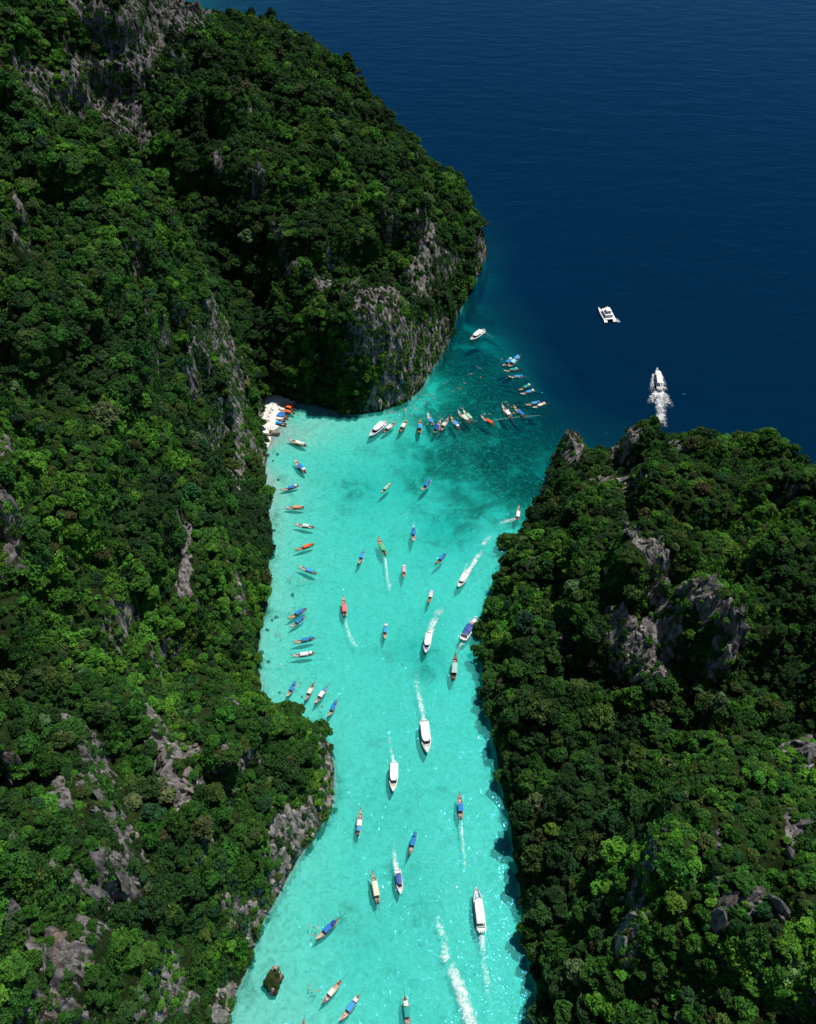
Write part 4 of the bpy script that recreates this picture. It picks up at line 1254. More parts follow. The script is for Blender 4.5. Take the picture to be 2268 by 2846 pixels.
MO = 'longtail boats moored along the wooded shore'
BE = 'longtail boats pulled up on the beach'
RW = 'longtail boats lined up below the headland'
RF = 'longtail boats at the reef edge'
LG = 'longtail boats in the lagoon'
BOATS = [
    # bow px, stern px, main canopy, rear canopy length, hull, label, group, options
    ((785.2, 1122.8), (823, 1132.6), 'orange', .9, 'brown', 'orange canopied longtail on the beach, the one closest to the headland', BE, {}),
    ((777.3, 1127.9), (821, 1141), 'orange', .0, 'brown', 'orange canopied longtail second from the headland on the beach', BE, {}),
    ((774.5, 1141), (820.1, 1152.1), 'orange', .0, 'tan', 'orange canopied longtail on the beach beside the blue canopied ones', BE, {}),
    ((756.8, 1144.7), (802.4, 1162.4), 'blue', .0, 'tan', 'blue canopied beached longtail next to the orange ones', BE, dict(deck='white')),
    ((750.3, 1152.1), (797, 1164.5), 'blue', .9, 'tan', 'blue canopied beached longtail between another blue one and a white one', BE, {}),
    ((746.6, 1163.5), (795, 1170), 'white', .9, 'tan', 'white canopied longtail pulled up on the beach', BE, {}),
    ((744.7, 1174), (797, 1182.5), 'sky', .0, 'tan', 'blue canopied beached longtail with an orange foredeck by the boulders', BE, dict(fore=(.62, .24, .12))),
    ((800.5, 1224.8), (851.8, 1242.4), 'white', 1.2, 'pale', 'white canopied longtail moored nearest the beach', MO, {}),
    ((817.3, 1280.8), (849.9, 1317.2), 'blue', 1.3, 'pale', 'longtail with a blue and a white canopy pointing at the beach cliff', MO, dict(rear_col='white')),
    ((779.2, 1366.6), (830.1, 1352.1), 'blue', 1.2, 'pale', 'blue canopied longtail with a small white rear awning near the shore', MO, dict(rear_col='white')),
    ((791.7, 1414), (845.5, 1413.2), 'peach', 1.1, 'pale', 'peach canopied longtail moored near the shore', MO, {}),
    ((817.9, 1459.8), (873.1, 1468.5), 'pale', .0, 'pale', 'longtail with a pale mint canopy moored near the shore', MO, {}),
    ((819.3, 1532.5), (872.3, 1515), 'orange', 1.0, 'orange', 'orange canopied longtail with an orange hull near the shore', MO, {}),
    ((1057.9, 1373.9), (1086.4, 1346.3), 'mint', 1.4, 'pale', 'mint canopied longtail over the reef in the middle of the lagoon', LG, dict(span=(-2.6, 1.6))),
    ((1051.5, 1497.6), (1071, 1545.6), 'green', .0, 'orange', 'green canopied longtail with an orange hull leaving a foam trail', LG, dict(span=(-3.2, .8))),
    ((996.2, 1573.2), (1012, 1532.5), 'sky', 1.4, 'pale', 'light blue canopied longtail beside the green canopied moving one', LG, {}),
    ((1149.6, 1511), (1149.6, 1470), 'blue', 1.2, 'pale', 'blue canopied longtail heading down the lagoon with a short trail', LG, dict(deck='white', span=(-3, .2))),
    ((1102.3, 1174.5), (1064.5, 1204.9), 'white', .0, 'tan', 'white canopied longtail next to the white speedboat below the headland', RW, dict(span=(-2.6, .9))),
    ((1133.7, 1169.2), (1109.6, 1203.3), 'white', .0, 'orange', 'white canopied longtail with an orange bow, third in the row below the headland', RW, dict(span=(-2.2, .9))),
    ((1168.6, 1168.7), (1166.7, 1207.5), 'sky', .0, 'orange', 'blue canopied longtail with a yellow orange bow and people at its side', RW, dict(span=(-2.4, .6))),
    ((1187.9, 1151.4), (1203.7, 1185.3), 'sky', .0, 'white', 'blue canopied longtail with a white hull below the headland', RW, dict(span=(-3.4, .2), deck='white')),
    ((1225.5, 1170.6), (1206.3, 1207.1), 'navy', .0, 'pale', 'dark blue canopied longtail lying beside a cream one', RW, dict(span=(-3.4, .4))),
    ((1246.6, 1164.8), (1223.6, 1200.1), 'cream', .0, 'grey', 'cream canopied weathered grey longtail beside the dark blue one', RW, dict(span=(-1.9, .3), deck='grey')),
    ((1252.4, 1161.6), (1276.1, 1195.6), 'sky', 1.2, 'tan', 'blue canopied longtail with a white rear awning below the headland', RW, dict(rear_col='white')),
    ((1270.9, 1145.6), (1304.9, 1178.3), 'cream', 1.0, 'pale', 'white canopied longtail tied to a mint canopied one', RW, dict(span=(-3, .6))),
    ((1286.3, 1143.7), (1313.9, 1172.5), 'mint', .9, 'white', 'mint canopied longtail tied to a white canopied one', RW, dict(span=(-3, .8))),
    ((1335, 1159.7), (1374.1, 1184), 'red', .9, 'pale', 'red orange canopied longtail alone over the dark reef', RF, dict(span=(-3.2, .6))),
    ((1395.1, 1023.1), (1421.9, 999.2), 'blue', 1.3, 'pale', 'smaller blue canopied longtail in the farthest pair at the reef edge', RF, dict(rear_col='pale')),
    ((1409.7, 1027), (1442.3, 994.3), 'cyan', 3.0, 'pale', 'large longtail with cyan and blue canopies in the farthest pair', RF, dict(span=(-1.2, 1.4), rear_col='sky')),
    ((1397, 1034.8), (1441.4, 1028.4), 'teal', 1.2, 'pale', 'green canopied longtail just below the farthest pair', RF, dict(rear_col='mint')),
    ((1409.7, 1050.4), (1456, 1049.9), 'sky', 1.1, 'pale', 'light blue canopied longtail lying alone crosswise at the reef edge', RF, {}),
    ((1438.9, 1089.3), (1474, 1071.8), 'teal', 1.4, 'tan', 'teal canopied longtail paired with a light blue one at the reef edge', RF, dict(rear_col='mint')),
    ((1443.8, 1099.5), (1486.2, 1087.9), 'sky', 1.2, 'white', 'light blue canopied white longtail paired with the teal one', RF, dict(rear_col='white')),
    ((1457.9, 1129.7), (1501.8, 1120), 'sky', 1.3, 'pale', 'light blue canopied longtail tied to a white canopied one at the reef edge', RF, dict(rear_col='blue')),
    ((1477.4, 1137.5), (1516.8, 1123.9), 'white', 1.4, 'white', 'white canopied white longtail closest to the open sea', RF, {}),
    ((1394.1, 1129.7), (1420.9, 1165.8), 'white', .0, 'pale', 'white canopied longtail with swimmers at its bow', RF, dict(span=(-3.4, .2))),
    ((1426.3, 1131.7), (1456.9, 1161.9), 'blue', 1.2, 'orange', 'blue canopied longtail with an orange bow beside the swimmers', RF, dict(fore=(.65, .28, .10))),
    ((1168.8, 1369.5), (1197.9, 1336.1), 'blue', 1.6, 'pale', 'blue canopied longtail over the dark sea grass', LG, dict(span=(-2.4, .9))),
    ((1208.1, 1573.2), (1238.6, 1541.2), 'blue', 1.3, 'brown', 'blue canopied longtail with a brown hull near the white speedboat', LG, dict(deck='tan')),
    ((1441.6, 1408.3), (1438.2, 1447.6), 'white', .0, 'grey', 'white canopied longtail half hidden by trees of the far shore', LG, dict(span=(-3.8, .4))),
    ((1123.3, 1611.9), (1122.8, 1571.3), 'stripe', 1.0, 'tan', 'small longtail with a red and white striped canopy', LG, dict(span=(-3.0, 1.0), rear_col='white')),
    ((1191.4, 1681.3), (1200.6, 1642), 'white', 1.2, 'orange', 'white canopied longtail with an orange hull above the speedboat', LG, dict(deck='tan')),
    ((1266.1, 1821.4), (1260.8, 1892.1), 'mint', .0, 'red', 'mint canopied dark red longtail at the edge of the cliff shadow', LG, dict(span=(-3.2, 1.2), deck='brown')),
    ((1069.6, 1782.1), (1073, 1735), 'sky', 1.3, 'pale', 'light blue canopied longtail with a white rear awning in mid lagoon', LG, dict(rear_col='white', span=(-2.8, 1.0))),
    ((828.8, 1576.5), (879.8, 1596.9), 'sky', .9, 'pale', 'light blue canopied longtail between the orange boat and the paired blue boats', MO, {}),
    ((953.8, 1660.7), (959.7, 1716.8), 'pink', .0, 'pale', 'pink canopied longtail with a curved foam trail', LG, dict(span=(-3.4, .8))),
    ((799.5, 1724.5), (851.8, 1693.9), 'blue', .8, 'orange', 'blue canopied longtail with an orange bow in the moored pair', MO, dict(deck='pale')),
    ((805.1, 1747.4), (847.4, 1716.8), 'blue', 1.4, 'pale', 'smaller blue canopied longtail in the moored pair', MO, {}),
    ((813.5, 1789.5), (874.7, 1775.5), 'blue', 1.6, 'tan', 'blue canopied longtail moored just above the white canopied one', MO, dict(span=(-2.4, .8))),
    ((809.7, 1826.5), (873.5, 1817.6), 'white', 1.4, 'pale', 'white canopied longtail moored lowest in the column along the shore', MO, dict(span=(-2.8, 1.2))),
    ((796.5, 1942), (822.4, 1896.7), 'blue', 1.8, 'pale', 'blue canopied longtail whose bow is hidden by the promontory trees', LG, dict(span=(-2.2, .8))),
    ((848, 1952.8), (872.2, 1901.8), 'white', .0, 'tan', 'white canopied longtail above the promontory tip', LG, dict(span=(-2.0, 1.0))),
    ((874, 1961.7), (909.2, 1910.7), 'white', 1.6, 'pale', 'white canopied longtail with a blue rear awning off the promontory tip', LG, dict(rear_col='sky', span=(-2.2, 1.0))),
    ((911.2, 1997.4), (937.2, 1947.7), 'blue', 1.8, 'tan', 'blue canopied longtail off the promontory, farthest out of its four', LG, dict(span=(-2.2, 1.2))),
    ((1276.5, 2205.9), (1281.2, 2278.7), 'blue', .0, 'tan', 'blue canopied longtail with a long straight foam trail', LG, dict(span=(-2.6, .6), fore=(.45, .33, .25))),
    ((1003, 2249.6), (996, 2323.8), 'white', 1.8, 'pale', 'white canopied longtail with a cyan rear awning off the pale waterline cliff', LG, dict(rear_col='sky', span=(-2.0, .4))),
    ((1137.3, 2381.6), (1154.9, 2314.4), 'blue', 1.6, 'brown', 'blue canopied longtail with a dark bow above the blue speedboat', LG, dict(deck='pale', span=(-2.6, 1.0), fore=(.25, .08, .05))),
    ((1034.8, 2424.8), (1051.8, 2512.9), 'cream', .0, 'grey', 'long grey longtail with a narrow cream canopy', LG, dict(span=(-3.2, 1.8))),
    ((875.6, 2616.4), (938.5, 2558), 'blue', 1.8, 'pale', 'blue canopied longtail closest to the small islet', LG, dict(span=(-2.2, 1.0), rear_col='navy')),
    ((894.7, 2792.9), (948.5, 2726.9), 'white', .0, 'pale', 'cream canopied longtail with a brown foredeck near the islet', LG, dict(span=(-1.4, 1.4), fore=(.24, .07, .04))),
    ((944.4, 2841.8), (998.2, 2769.2), 'sky', 1.4, 'pale', 'blue canopied longtail with an orange foredeck at the bottom of the picture', LG, dict(span=(-2.4, 1.0), rear_col='white', fore=(.62, .26, .12), deck='white')),
    ((1137.0, 2870), (1125.3, 2771.7), 'teal', 1.6, 'pale', 'dark teal canopied longtail cut off by the bottom of the picture', LG, dict(span=(-2.0, 1.2), rear_col='white')),
    ((832, 2905), (845.7, 2836), 'white', .0, 'tan', 'longtail of which only the stern shows at the picture bottom', LG, {}),
]
for b, s, mc, rc, hl, lab, grp, opt in BOATS:
    longtail(b, s, mc, rc, hl, lab, grp, **opt)

# ---- speedboats
SW = [(0, 1.45), (.1, 1.55), (.5, 1.6), (.7, 1.42), (.85, .95), (.95, .4), (1, .05)]
SG = [(0, .95), (.5, 1.05), (.8, 1.3), (1, 1.55)]
SK = [(0, -.35), (.6, -.4), (.8, -.2), (.93, .3), (1, 1.1)]
def sp_hull():
    bm = bmesh.new()
    RR = []
    for i in range(25):
        f = i / 24
        x = -6 + 12 * f
        w, g, k = lerp_tab(SW, f), lerp_tab(SG, f), lerp_tab(SK, f)
        hole = .93 < f or f < .04
        RR.append([(x, w, g), (x, w * .92, g - .25), (x, w * .8, k + .3), (x, 0, k), (x, -w * .8, k + .3), (x, -w * .92, g - .25), (x, -w, g), (x, -w * .82, g + .06), (x, -w * .8, g + .05 if hole else g - .55), (x, w * .8, g + .05 if hole else g - .55), (x, w * .82, g + .06)])
    rings(bm, RR)
    return bm_mesh('hull', bm, M['paint'])
def hardtop_mesh():
    bm = bmesh.new()
    out = []
    for i in range(13):
        f = i / 12
        x = -.5 + f
        w = 1.0 if f < .72 else math.sqrt(max(0.0, 1 - ((f - .72) / .30) ** 2)) * .45 + .55 * (1 - (f - .72) / .28 * .35)
        w = min(1.0, w)
        zt = .10 * math.sin(math.pi * min(1, f * .9 + .1))
        ring = []
        for y, z in ((1, 0), (.97, .09), (.6, .15), (0, .18), (-.6, .15), (-.97, .09), (-1, 0), (-.95, -.06), (.95, -.06)):
            ring.append((x, y * w, z + zt))
        out.append(ring)
    rings(bm, out)
    return bm_mesh('hardtop', bm, M['paint'], False)
def cockpit_mesh():
    bm = bmesh.new()
    pts = [(2.6, 1.15), (3.4, 1.02), (4.2, .72), (4.85, .28), (4.85, -.28), (4.2, -.72), (3.4, -1.02), (2.6, -1.15)]
    a = [bm.verts.new((x, y, .70)) for x, y in pts]; b = [bm.verts.new((x, y, .60)) for x, y in pts]
    bm.faces.new(a); bm.faces.new(b[::-1])
    for k in range(8): bm.faces.new((a[k], b[k], b[(k + 1) % 8], a[(k + 1) % 8]))
    return bm_mesh('bow_cockpit', bm, M['dark'])
def cushion_mesh():
    bm = bmesh.new()
    box(bm, (3.0, 0, .92), (.5, 1.5, .3), .07); box(bm, (3.9, .45, .86), (1.1, .32, .26), .06, Matrix.Rotation(-.25, 3, 'Z')); box(bm, (3.9, -.45, .86), (1.1, .32, .26), .06, Matrix.Rotation(.25, 3, 'Z'))
    return bm_mesh('cushion', bm, M['paint'])
def windshield_mesh():
    bm = bmesh.new()
    prev = None
    for k in range(9):
        a = -1 + 2 * k / 8
        y = 1.30 * a; x = 2.45 - .55 * a * a
        cur = [bm.verts.new((x, y, 1.15)), bm.verts.new((x - .55, y * .92, 2.05)), bm.verts.new((x - .62, y * .92, 2.05)), bm.verts.new((x - .07, y, 1.15))]
        if prev:
            for q in range(4): bm.faces.new((prev[q], prev[(q + 1) % 4], cur[(q + 1) % 4], cur[q]))
        prev = cur
    return bm_mesh('windshield', bm, M['glass'])
def outboard_mesh():
    bm = bmesh.new()
    box(bm, (-.25, 0, .45), (.7, .42, .62), .12); box(bm, (-.18, 0, -.25), (.28, .16, .95), .04)
    return bm_mesh('outboard_engine', bm, M['gel'])
def platform_mesh():
    bm = bmesh.new(); box(bm, (-5.75, 0, .52), (1.0, 2.5, .14), .05); box(bm, (-4.75, 0, .75), (.5, 2.2, .5), .08)
    return bm_mesh('stern_bench', bm, M['gel'])
def rail_mesh():
    bm = bmesh.new()
    for s in (-1, 1):
        prev = None
        for i in range(20):
            f = i / 19
            p = (-6 + 12 * f, s * (lerp_tab(SW, f) + .03), lerp_tab(SG, f) - .16)
            if prev: tube(bm, prev, p, .07, .07, 6)
            prev = p
    return bm_mesh('rub_rail', bm, M['paint'])
SPB = dict(hull=sp_hull(), top=hardtop_mesh(), pit=cockpit_mesh(), cush=cushion_mesh(), wind=windshield_mesh(), motor=outboard_mesh(), plat=platform_mesh(), rail=rail_mesh())

def speedboat(bow, stern, label, top=(.84, .84, .84), trim=(.75, .75, .78), cush=(.7, .7, .7), span=(-4.6, 2.2), motors=3, wide=1.0, second=None, group='speedboats'):
    root = link(bpy.data.objects.new('speedboat', None))
    s = pose(root, bow, stern, 0, 12.0)
    root.scale = (s, s * wide, s)
    tag(root, label, 'speedboat', group)
    part('hull', SPB['hull'], root, (.82, .82, .82)); part('rub_rail', SPB['rail'], root, trim)
    x0, x1 = span
    part('hardtop' if top[0] > .5 else 'canopy', SPB['top'], root, top, ((x0 + x1) / 2, 0, 2.15), (x1 - x0, 1.42, 1))
    if second:
        part('canopy', SPB['top'], root, second, (x0 - 1.0, 0, 2.3), (1.7, 1.3, 1))
    for px_ in (x0 + .5, x1 - 1.6):
        for sy in (-1.2, 1.2):
            part('post', LT['post'], root, None, (px_, sy, .9), (1.3, 1.3, 1.25))
    c = part('bow_cockpit', SPB['pit'], root); part('cushion', SPB['cush'], c, cush)
    part('windshield', SPB['wind'], root); part('stern_bench', SPB['plat'], root)
    for k in range(motors):
        part('outboard_engine', SPB['motor'], root, None, (-6.05, (k - (motors - 1) / 2) * .62, .6))
    return root

W_, BL = (.84, .84, .84), (.02, .07, .34)
speedboat((1025.8, 1218.5), (1069.2, 1178.7), 'white speedboat anchored at the end of the row below the headland', trim=(.10, .2, .6), span=(-4.6, 2.0), cush=(.7, .72, .75))
speedboat((1272.6, 1635.5), (1297.5, 1594.9), 'white speedboat with foam trail coming in along the far shore', wide=1.1)
speedboat((1182.3, 1818.8), (1192.7, 1761.2), 'white speedboat with a broad foam trail in mid lagoon', trim=(.7, .7, .8), cush=(.1, .12, .4))
speedboat((1325, 1719), (1285.7, 1779.5), 'blue canopied speedboat slipping behind the trees of the far shore', top=BL, trim=(.4, .42, .45), span=(-2.6, 1.2), second=BL)
speedboat((1188, 2098.3), (1178.4, 2008.1), 'longest white speedboat in mid lagoon trailing a thin wake', trim=(.55, .55, .6), span=(-5.0, 2.2))
speedboat((1092.6, 2204.5), (1095.5, 2123), 'white speedboat beside the longest one, pointing at the camera', span=(-5.2, 2.0), cush=(.72, .62, .5))
speedboat((1114.2, 2488.2), (1105.2, 2420), 'white speedboat with a dark blue canopy and short wake', top=BL, span=(-3.6, 1.4), cush=(.75, .75, .75))
speedboat((1322.9, 2469.7), (1338.9, 2589.7), 'big white speedboat heading away near the shaded shore', trim=(.35, .4, .6), cush=(.15, .35, .5), wide=.88, motors=4, span=(-4.5, 2.4))
speedboat((1824.5, 1031.3), (1832.9, 1087.2), 'white cruiser racing out to the open sea in a burst of foam', wide=.70, span=(-4.3, 3.0), cush=(.6, .5, .45))
speedboat((1307, 950), (1343.7, 922.3), 'small white cabin boat anchored off the headland tip', span=(-4.0, 2.6), trim=(.7, .7, .72))

# ---- catamaran and its dinghy
def cat_parts():
    H = bmesh.new(); RR = []
    for i in range(21):
        f = i / 20; x = -8 + 16 * f
        w = lerp_tab([(0, .95), (.5, 1.05), (.8, .75), (.95, .3), (1, .05)], f); g = lerp_tab([(0, .7), (.15, 1.5), (1, 2.0)], f); k = lerp_tab([(0, 0), (.3, -.6), (.8, -.4), (1, .9)], f)
        RR.append([(x, w, g), (x, w * .8, k + .4), (x, 0, k), (x, -w * .8, k + .4), (x, -w, g), (x, 0, g + .08)])
    rings(H, RR)
    D = bmesh.new(); box(D, (-.6, 0, 1.55), (11.5, 6.2, .5), .18)
    B = bmesh.new(); box(B, (-.9, 0, 2.6), (7.6, 5.0, 1.7), .55)
    Wn = bmesh.new(); box(Wn, (-.55, 0, 2.75), (7.3, 5.2, .5), .2)
    Ro = bmesh.new(); box(Ro, (-.6, 0, 3.55), (8.0, 5.4, .22), .1)
    Fl = bmesh.new(); box(Fl, (-1.2, 0, 4.1), (3.8, 3.2, .9), .3); 
    Ft = bmesh.new(); box(Ft, (-.9, 0, 5.5), (4.4, 3.4, .16), .07)
    Se = bmesh.new(); box(Se, (-1.6, 0, 4.35), (2.2, 2.4, .5), .15)
    return dict(hull=bm_mesh('hull', H, M['gel']), bridge=bm_mesh('bridge_deck', D, M['gel']), cabin=bm_mesh('cabin', B, M['gel']), win=bm_mesh('window_band', Wn, M['glass']), roof=bm_mesh('cabin_roof', Ro, M['gel']),
                fly=bm_mesh('flybridge', Fl, M['gel']), top=bm_mesh('flybridge_top', Ft, M['gel']), seat=bm_mesh('seat', Se, M['dark']))
CT = cat_parts()
root = link(bpy.data.objects.new('catamaran', None))
s = pose(root, (1673.7, 859.9), (1696.6, 897.4), 0, 16.0)
tag(root, 'white motor catamaran anchored alone on the dark open sea', 'catamaran')
for sy in (-2.9, 2.9): part('hull', CT['hull'], root, None, (0, sy, 0))
part('bridge_deck', CT['bridge'], root); cb = part('cabin', CT['cabin'], root); part('window_band', CT['win'], cb); part('cabin_roof', CT['roof'], cb)
fb = part('flybridge', CT['fly'], root); part('seat', CT['seat'], fb); part('flybridge_top', CT['top'], fb)
for px_ in (-2.7, .9):
    for sy in (-1.4, 1.4): part('post', LT['post'], root, None, (px_, sy, 4.4), (1.4, 1.4, 1.1))
root = link(bpy.data.objects.new('dinghy', None))
pose(root, (1711, 888), (1720.5, 897), 0, 4.0)
tag(root, 'small white dinghy tied behind the catamaran', 'dinghy')
bm = bmesh.new()
path = [(-2, .7, .25), (.8, .7, .3), (1.6, .45, .4), (2.0, 0, .5), (1.6, -.45, .4), (.8, -.7, .3), (-2, -.7, .25)]
for a, b in zip(path, path[1:]): tube(bm, a, b, .27, .27, 8)
part('tube', bm_mesh('tube', bm, M['gel']), root)
bm = bmesh.new(); box(bm, (-.2, 0, .12), (3.2, 1.1, .12), .03); part('floor_board', bm_mesh('floor_board', bm, M['dark']), root)
bm = bmesh.new(); box(bm, (-.4, 0, .42), (.35, 1.2, .08), .02); part('bench', bm_mesh('bench', bm, M['gel']), root)
part('outboard_engine', SPB['motor'], root, None, (-2.1, 0, .3), (.7, .7, .7))

# ---- foam trails
def wake(pts, label, w0, w1, strength=1.0, fade=0.15):
    """a strip of churned foam lying on the water along survey points; fresh end first"""
    P = [at(*p) for p in pts]
    seg = [0]
    for a, b in zip(P, P[1:]): seg.append(seg[-1] + (b - a).length)
    n = max(8, int(seg[-1] / 0.8))
    xs = np.interp(np.linspace(0, seg[-1], n), seg, [p.x for p in P]); ys = np.interp(np.linspace(0, seg[-1], n), seg, [p.y for p in P])
    for _ in range(int(n / 8)):
        xs[1:-1] = (xs[:-2] + xs[1:-1] * 2 + xs[2:]) / 4; ys[1:-1] = (ys[:-2] + ys[1:-1] * 2 + ys[2:]) / 4
    tx, ty = np.gradient(xs), np.gradient(ys)
    L = np.hypot(tx, ty) + 1e-6
    m_ = 9
    vs, uv = [], []
    for i in range(n):
        f = i / (n - 1)
        w = w0 + (w1 - w0) * f
        for j in range(m_):
            a = j / (m_ - 1)
            o = (a - .5) * w
            h = 0.035 + 0.10 * (1 - abs(a * 2 - 1)) * (0.6 + 0.4 * math.sin(i * 1.3 + j * 2.1)) * strength
            vs.append((xs[i] - ty[i] / L[i] * o, ys[i] + tx[i] / L[i] * o, h)); uv.append((a, strength * (1 - f * (1 - fade)) * min(1, (1 - f) * 6 + .0)))
    fs = [(i * m_ + j, i * m_ + j + 1, (i + 1) * m_ + j + 1, (i + 1) * m_ + j) for i in range(n - 1) for j in range(m_ - 1)]
    me = mesh_np('foam_wake', vs, fs, M['foam'], True)
    ul = me.uv_layers.new(name='UVMap')
    li = np.array([l.vertex_index for l in me.loops])
    ul.data.foreach_set('uv', np.array(uv, np.float32)[li].ravel())
    return tag(link(bpy.data.objects.new('foam_wake', me)), label, 'foam', 'foam trails', 'stuff')

wake([(1833, 1086), (1834.5, 1110), (1837, 1150), (1840, 1190)], 'thick white wake astern of the cruiser on the open sea', 6.2, 8.0, 1.05, .7)
wake([(1829, 1090), (1817, 1100), (1812, 1116), (1810, 1130)], 'foam curl off the port quarter of the cruiser', 5, 8, 1.2, .2)
wake([(1835, 1088), (1850, 1102), (1856, 1118), (1856, 1138)], 'foam curl off the starboard quarter of the cruiser', 5, 8, 1.2, .2)
wake([(1820, 1040), (1815, 1062), (1812, 1082), (1812, 1096)], 'spray along the port side of the cruiser', 4, 5, 1.1, .3)
wake([(1836, 1044), (1841, 1062), (1845, 1080), (1850, 1092)], 'spray along the starboard side of the cruiser', 4, 5, 1.1, .3)
wake([(1071.5, 1550), (1073, 1572), (1076, 1600), (1081, 1628), (1087, 1645)], 'foam trail behind the green canopied orange longtail', 1.0, 2.8, 1.1, .35)
wake([(960.5, 1722), (964, 1745), (972, 1770), (986, 1790), (1006, 1806)], 'curved thin foam trail of the pink canopied longtail', .8, 3.4, 1.0, .45)
wake([(1297.5, 1594), (1309.3, 1577.9), (1327.6, 1543.8), (1343.3, 1530.7)], 'foam trail of the speedboat along the far shore', 2.4, 3.6, 1.25, .7)
wake([(1342, 1514), (1351, 1503), (1367, 1491), (1380, 1478)], 'loose patch of foam beyond the far shore speedboat', 3.5, 4, .9, .2)
wake([(1296, 1598), (1291, 1580), (1298, 1565), (1305, 1555)], 'thin foam arc beside the far shore speedboat', 1.6, 2.2, .9, .2)
wake([(1192.7, 1762), (1204.5, 1729.8), (1220.2, 1701), (1228, 1680)], 'broad foam trail of the mid lagoon speedboat', 3.6, 5.6, 1.15, .3)
wake([(1178.4, 2008), (1172.6, 1968.8), (1165.3, 1939.7), (1158, 1896), (1156.6, 1840)], 'long broken foam trail of the longest speedboat', 2.4, 3.4, 1.1, .2)
wake([(1094, 2122), (1089.7, 2091), (1082.4, 2056), (1078, 2030)], 'thin foam trail of the speedboat pointing at the camera', 1.2, 2.4, 1.0, .15)
wake([(1281.7, 2280), (1286, 2338), (1287.7, 2357.6), (1291, 2383), (1293, 2425)], 'straight narrow foam trail of the blue canopied longtail', .8, 2.0, 1.15, .35)
wake([(1104.5, 2420), (1098.5, 2400), (1096.5, 2370), (1097.9, 2325)], 'short foam trail of the blue canopied speedboat', 2.2, 1.8, 1.1, .2)
wake([(1338, 2590), (1342, 2639), (1350, 2693.7), (1358, 2764), (1360, 2800)], 'foam trail of the big speedboat by the shaded shore', 2.2, 3.0, 1.0, .2)
wake([(1336, 2920), (1308.5, 2844), (1295.7, 2799), (1279.7, 2748), (1256, 2696), (1240, 2662)], 'wide churned wake crossing the bottom of the lagoon', 6.2, 4.2, 1.25, .75)
wake([(1244, 2668), (1233, 2655), (1236, 2632), (1240, 2612), (1231, 2590)], 'foam curl at the end of the wide wake', 4.2, 4.0, .95, .3)
wake([(1231, 2600), (1216, 2560), (1219, 2520)], 'faint last foam of the wide wake', 2.4, 1.6, .7, .2)
wake([(1285, 1786), (1276, 1800), (1268, 1815)], 'faint foam behind the blue canopied speedboat by the trees', 1.2, 2.0, .9, .3)
wake([(1436, 1442), (1420, 1446), (1400, 1450), (1378, 1461)], 'faint foam beside the longtail half hidden by trees', 3.0, 4.0, .75, .3)
wake([(1149.6, 1468), (1149.6, 1452), (1151, 1444)], 'small foam puff behind the blue canopied longtail', 1.0, 1.6, 1.1, .4)

# ------------------------------------------------------------------ people
def skin_body(name, joints, edges):
    """one continuous figure grown from a posed skeleton: joints = {name: (co, radius)}"""
    me = bpy.data.meshes.new(name + '_skeleton')
    keys = list(joints)
    me.from_pydata([joints[k][0] for k in keys], [(keys.index(a), keys.index(b)) for a, b in edges], [])
    o = bpy.data.objects.new(name + '_skeleton', me)
    scene.collection.objects.link(o)
    m1 = o.modifiers.new('skin', 'SKIN')
    sk = me.skin_vertices[0].data if me.skin_vertices else None
    if sk is None:
        me.skin_vertices.new() if hasattr(me.skin_vertices, 'new') else None
    bpy.context.view_layer.update()
    sk = me.skin_vertices[0].data
    for k, v in zip(keys, sk):
        v.radius = (joints[k][1], joints[k][1]); v.use_root = (k == 'pelvis')
    m2 = o.modifiers.new('sub', 'SUBSURF'); m2.levels = 1
    dg = bpy.context.evaluated_depsgraph_get()
    out = bpy.data.meshes.new_from_object(o.evaluated_get(dg))
    bpy.data.objects.remove(o)
    return out

EDG = [('pelvis', 'waist'), ('waist', 'chest'), ('chest', 'neck'), ('neck', 'head'), ('head', 'crown'), ('chest', 'sho_a'), ('sho_a', 'elb_a'), ('elb_a', 'han_a'), ('chest', 'sho_b'), ('sho_b', 'elb_b'), ('elb_b', 'han_b'),
       ('pelvis', 'hip_a'), ('hip_a', 'kne_a'), ('kne_a', 'ank_a'), ('ank_a', 'toe_a'), ('pelvis', 'hip_b'), ('hip_b', 'kne_b'), ('kne_b', 'ank_b'), ('ank_b', 'toe_b')]
RAD = dict(pelvis=.15, waist=.13, chest=.16, neck=.06, head=.10, crown=.09, sho_a=.07, sho_b=.07, elb_a=.045, elb_b=.045, han_a=.04, han_b=.04, hip_a=.10, hip_b=.10, kne_a=.065, kne_b=.065, ank_a=.045, ank_b=.045, toe_a=.04, toe_b=.04)
STAND = dict(pelvis=(0, 0, .95), waist=(0, 0, 1.12), chest=(0, 0, 1.34), neck=(0, .01, 1.50), head=(0, .03, 1.62), crown=(0, .02, 1.73), sho_a=(.19, 0, 1.42), elb_a=(.27, -.02, 1.14), han_a=(.28, .10, .90), sho_b=(-.19, 0, 1.42), elb_b=(-.27, -.02, 1.14), han_b=(-.26, .08, .90),
             hip_a=(.10, 0, .88), kne_a=(.12, .04, .48), ank_a=(.12, -.02, .08), toe_a=(.13, .16, .04), hip_b=(-.10, 0, .88), kne_b=(-.11, .10, .50), ank_b=(-.12, .06, .08), toe_b=(-.13, .24, .04))
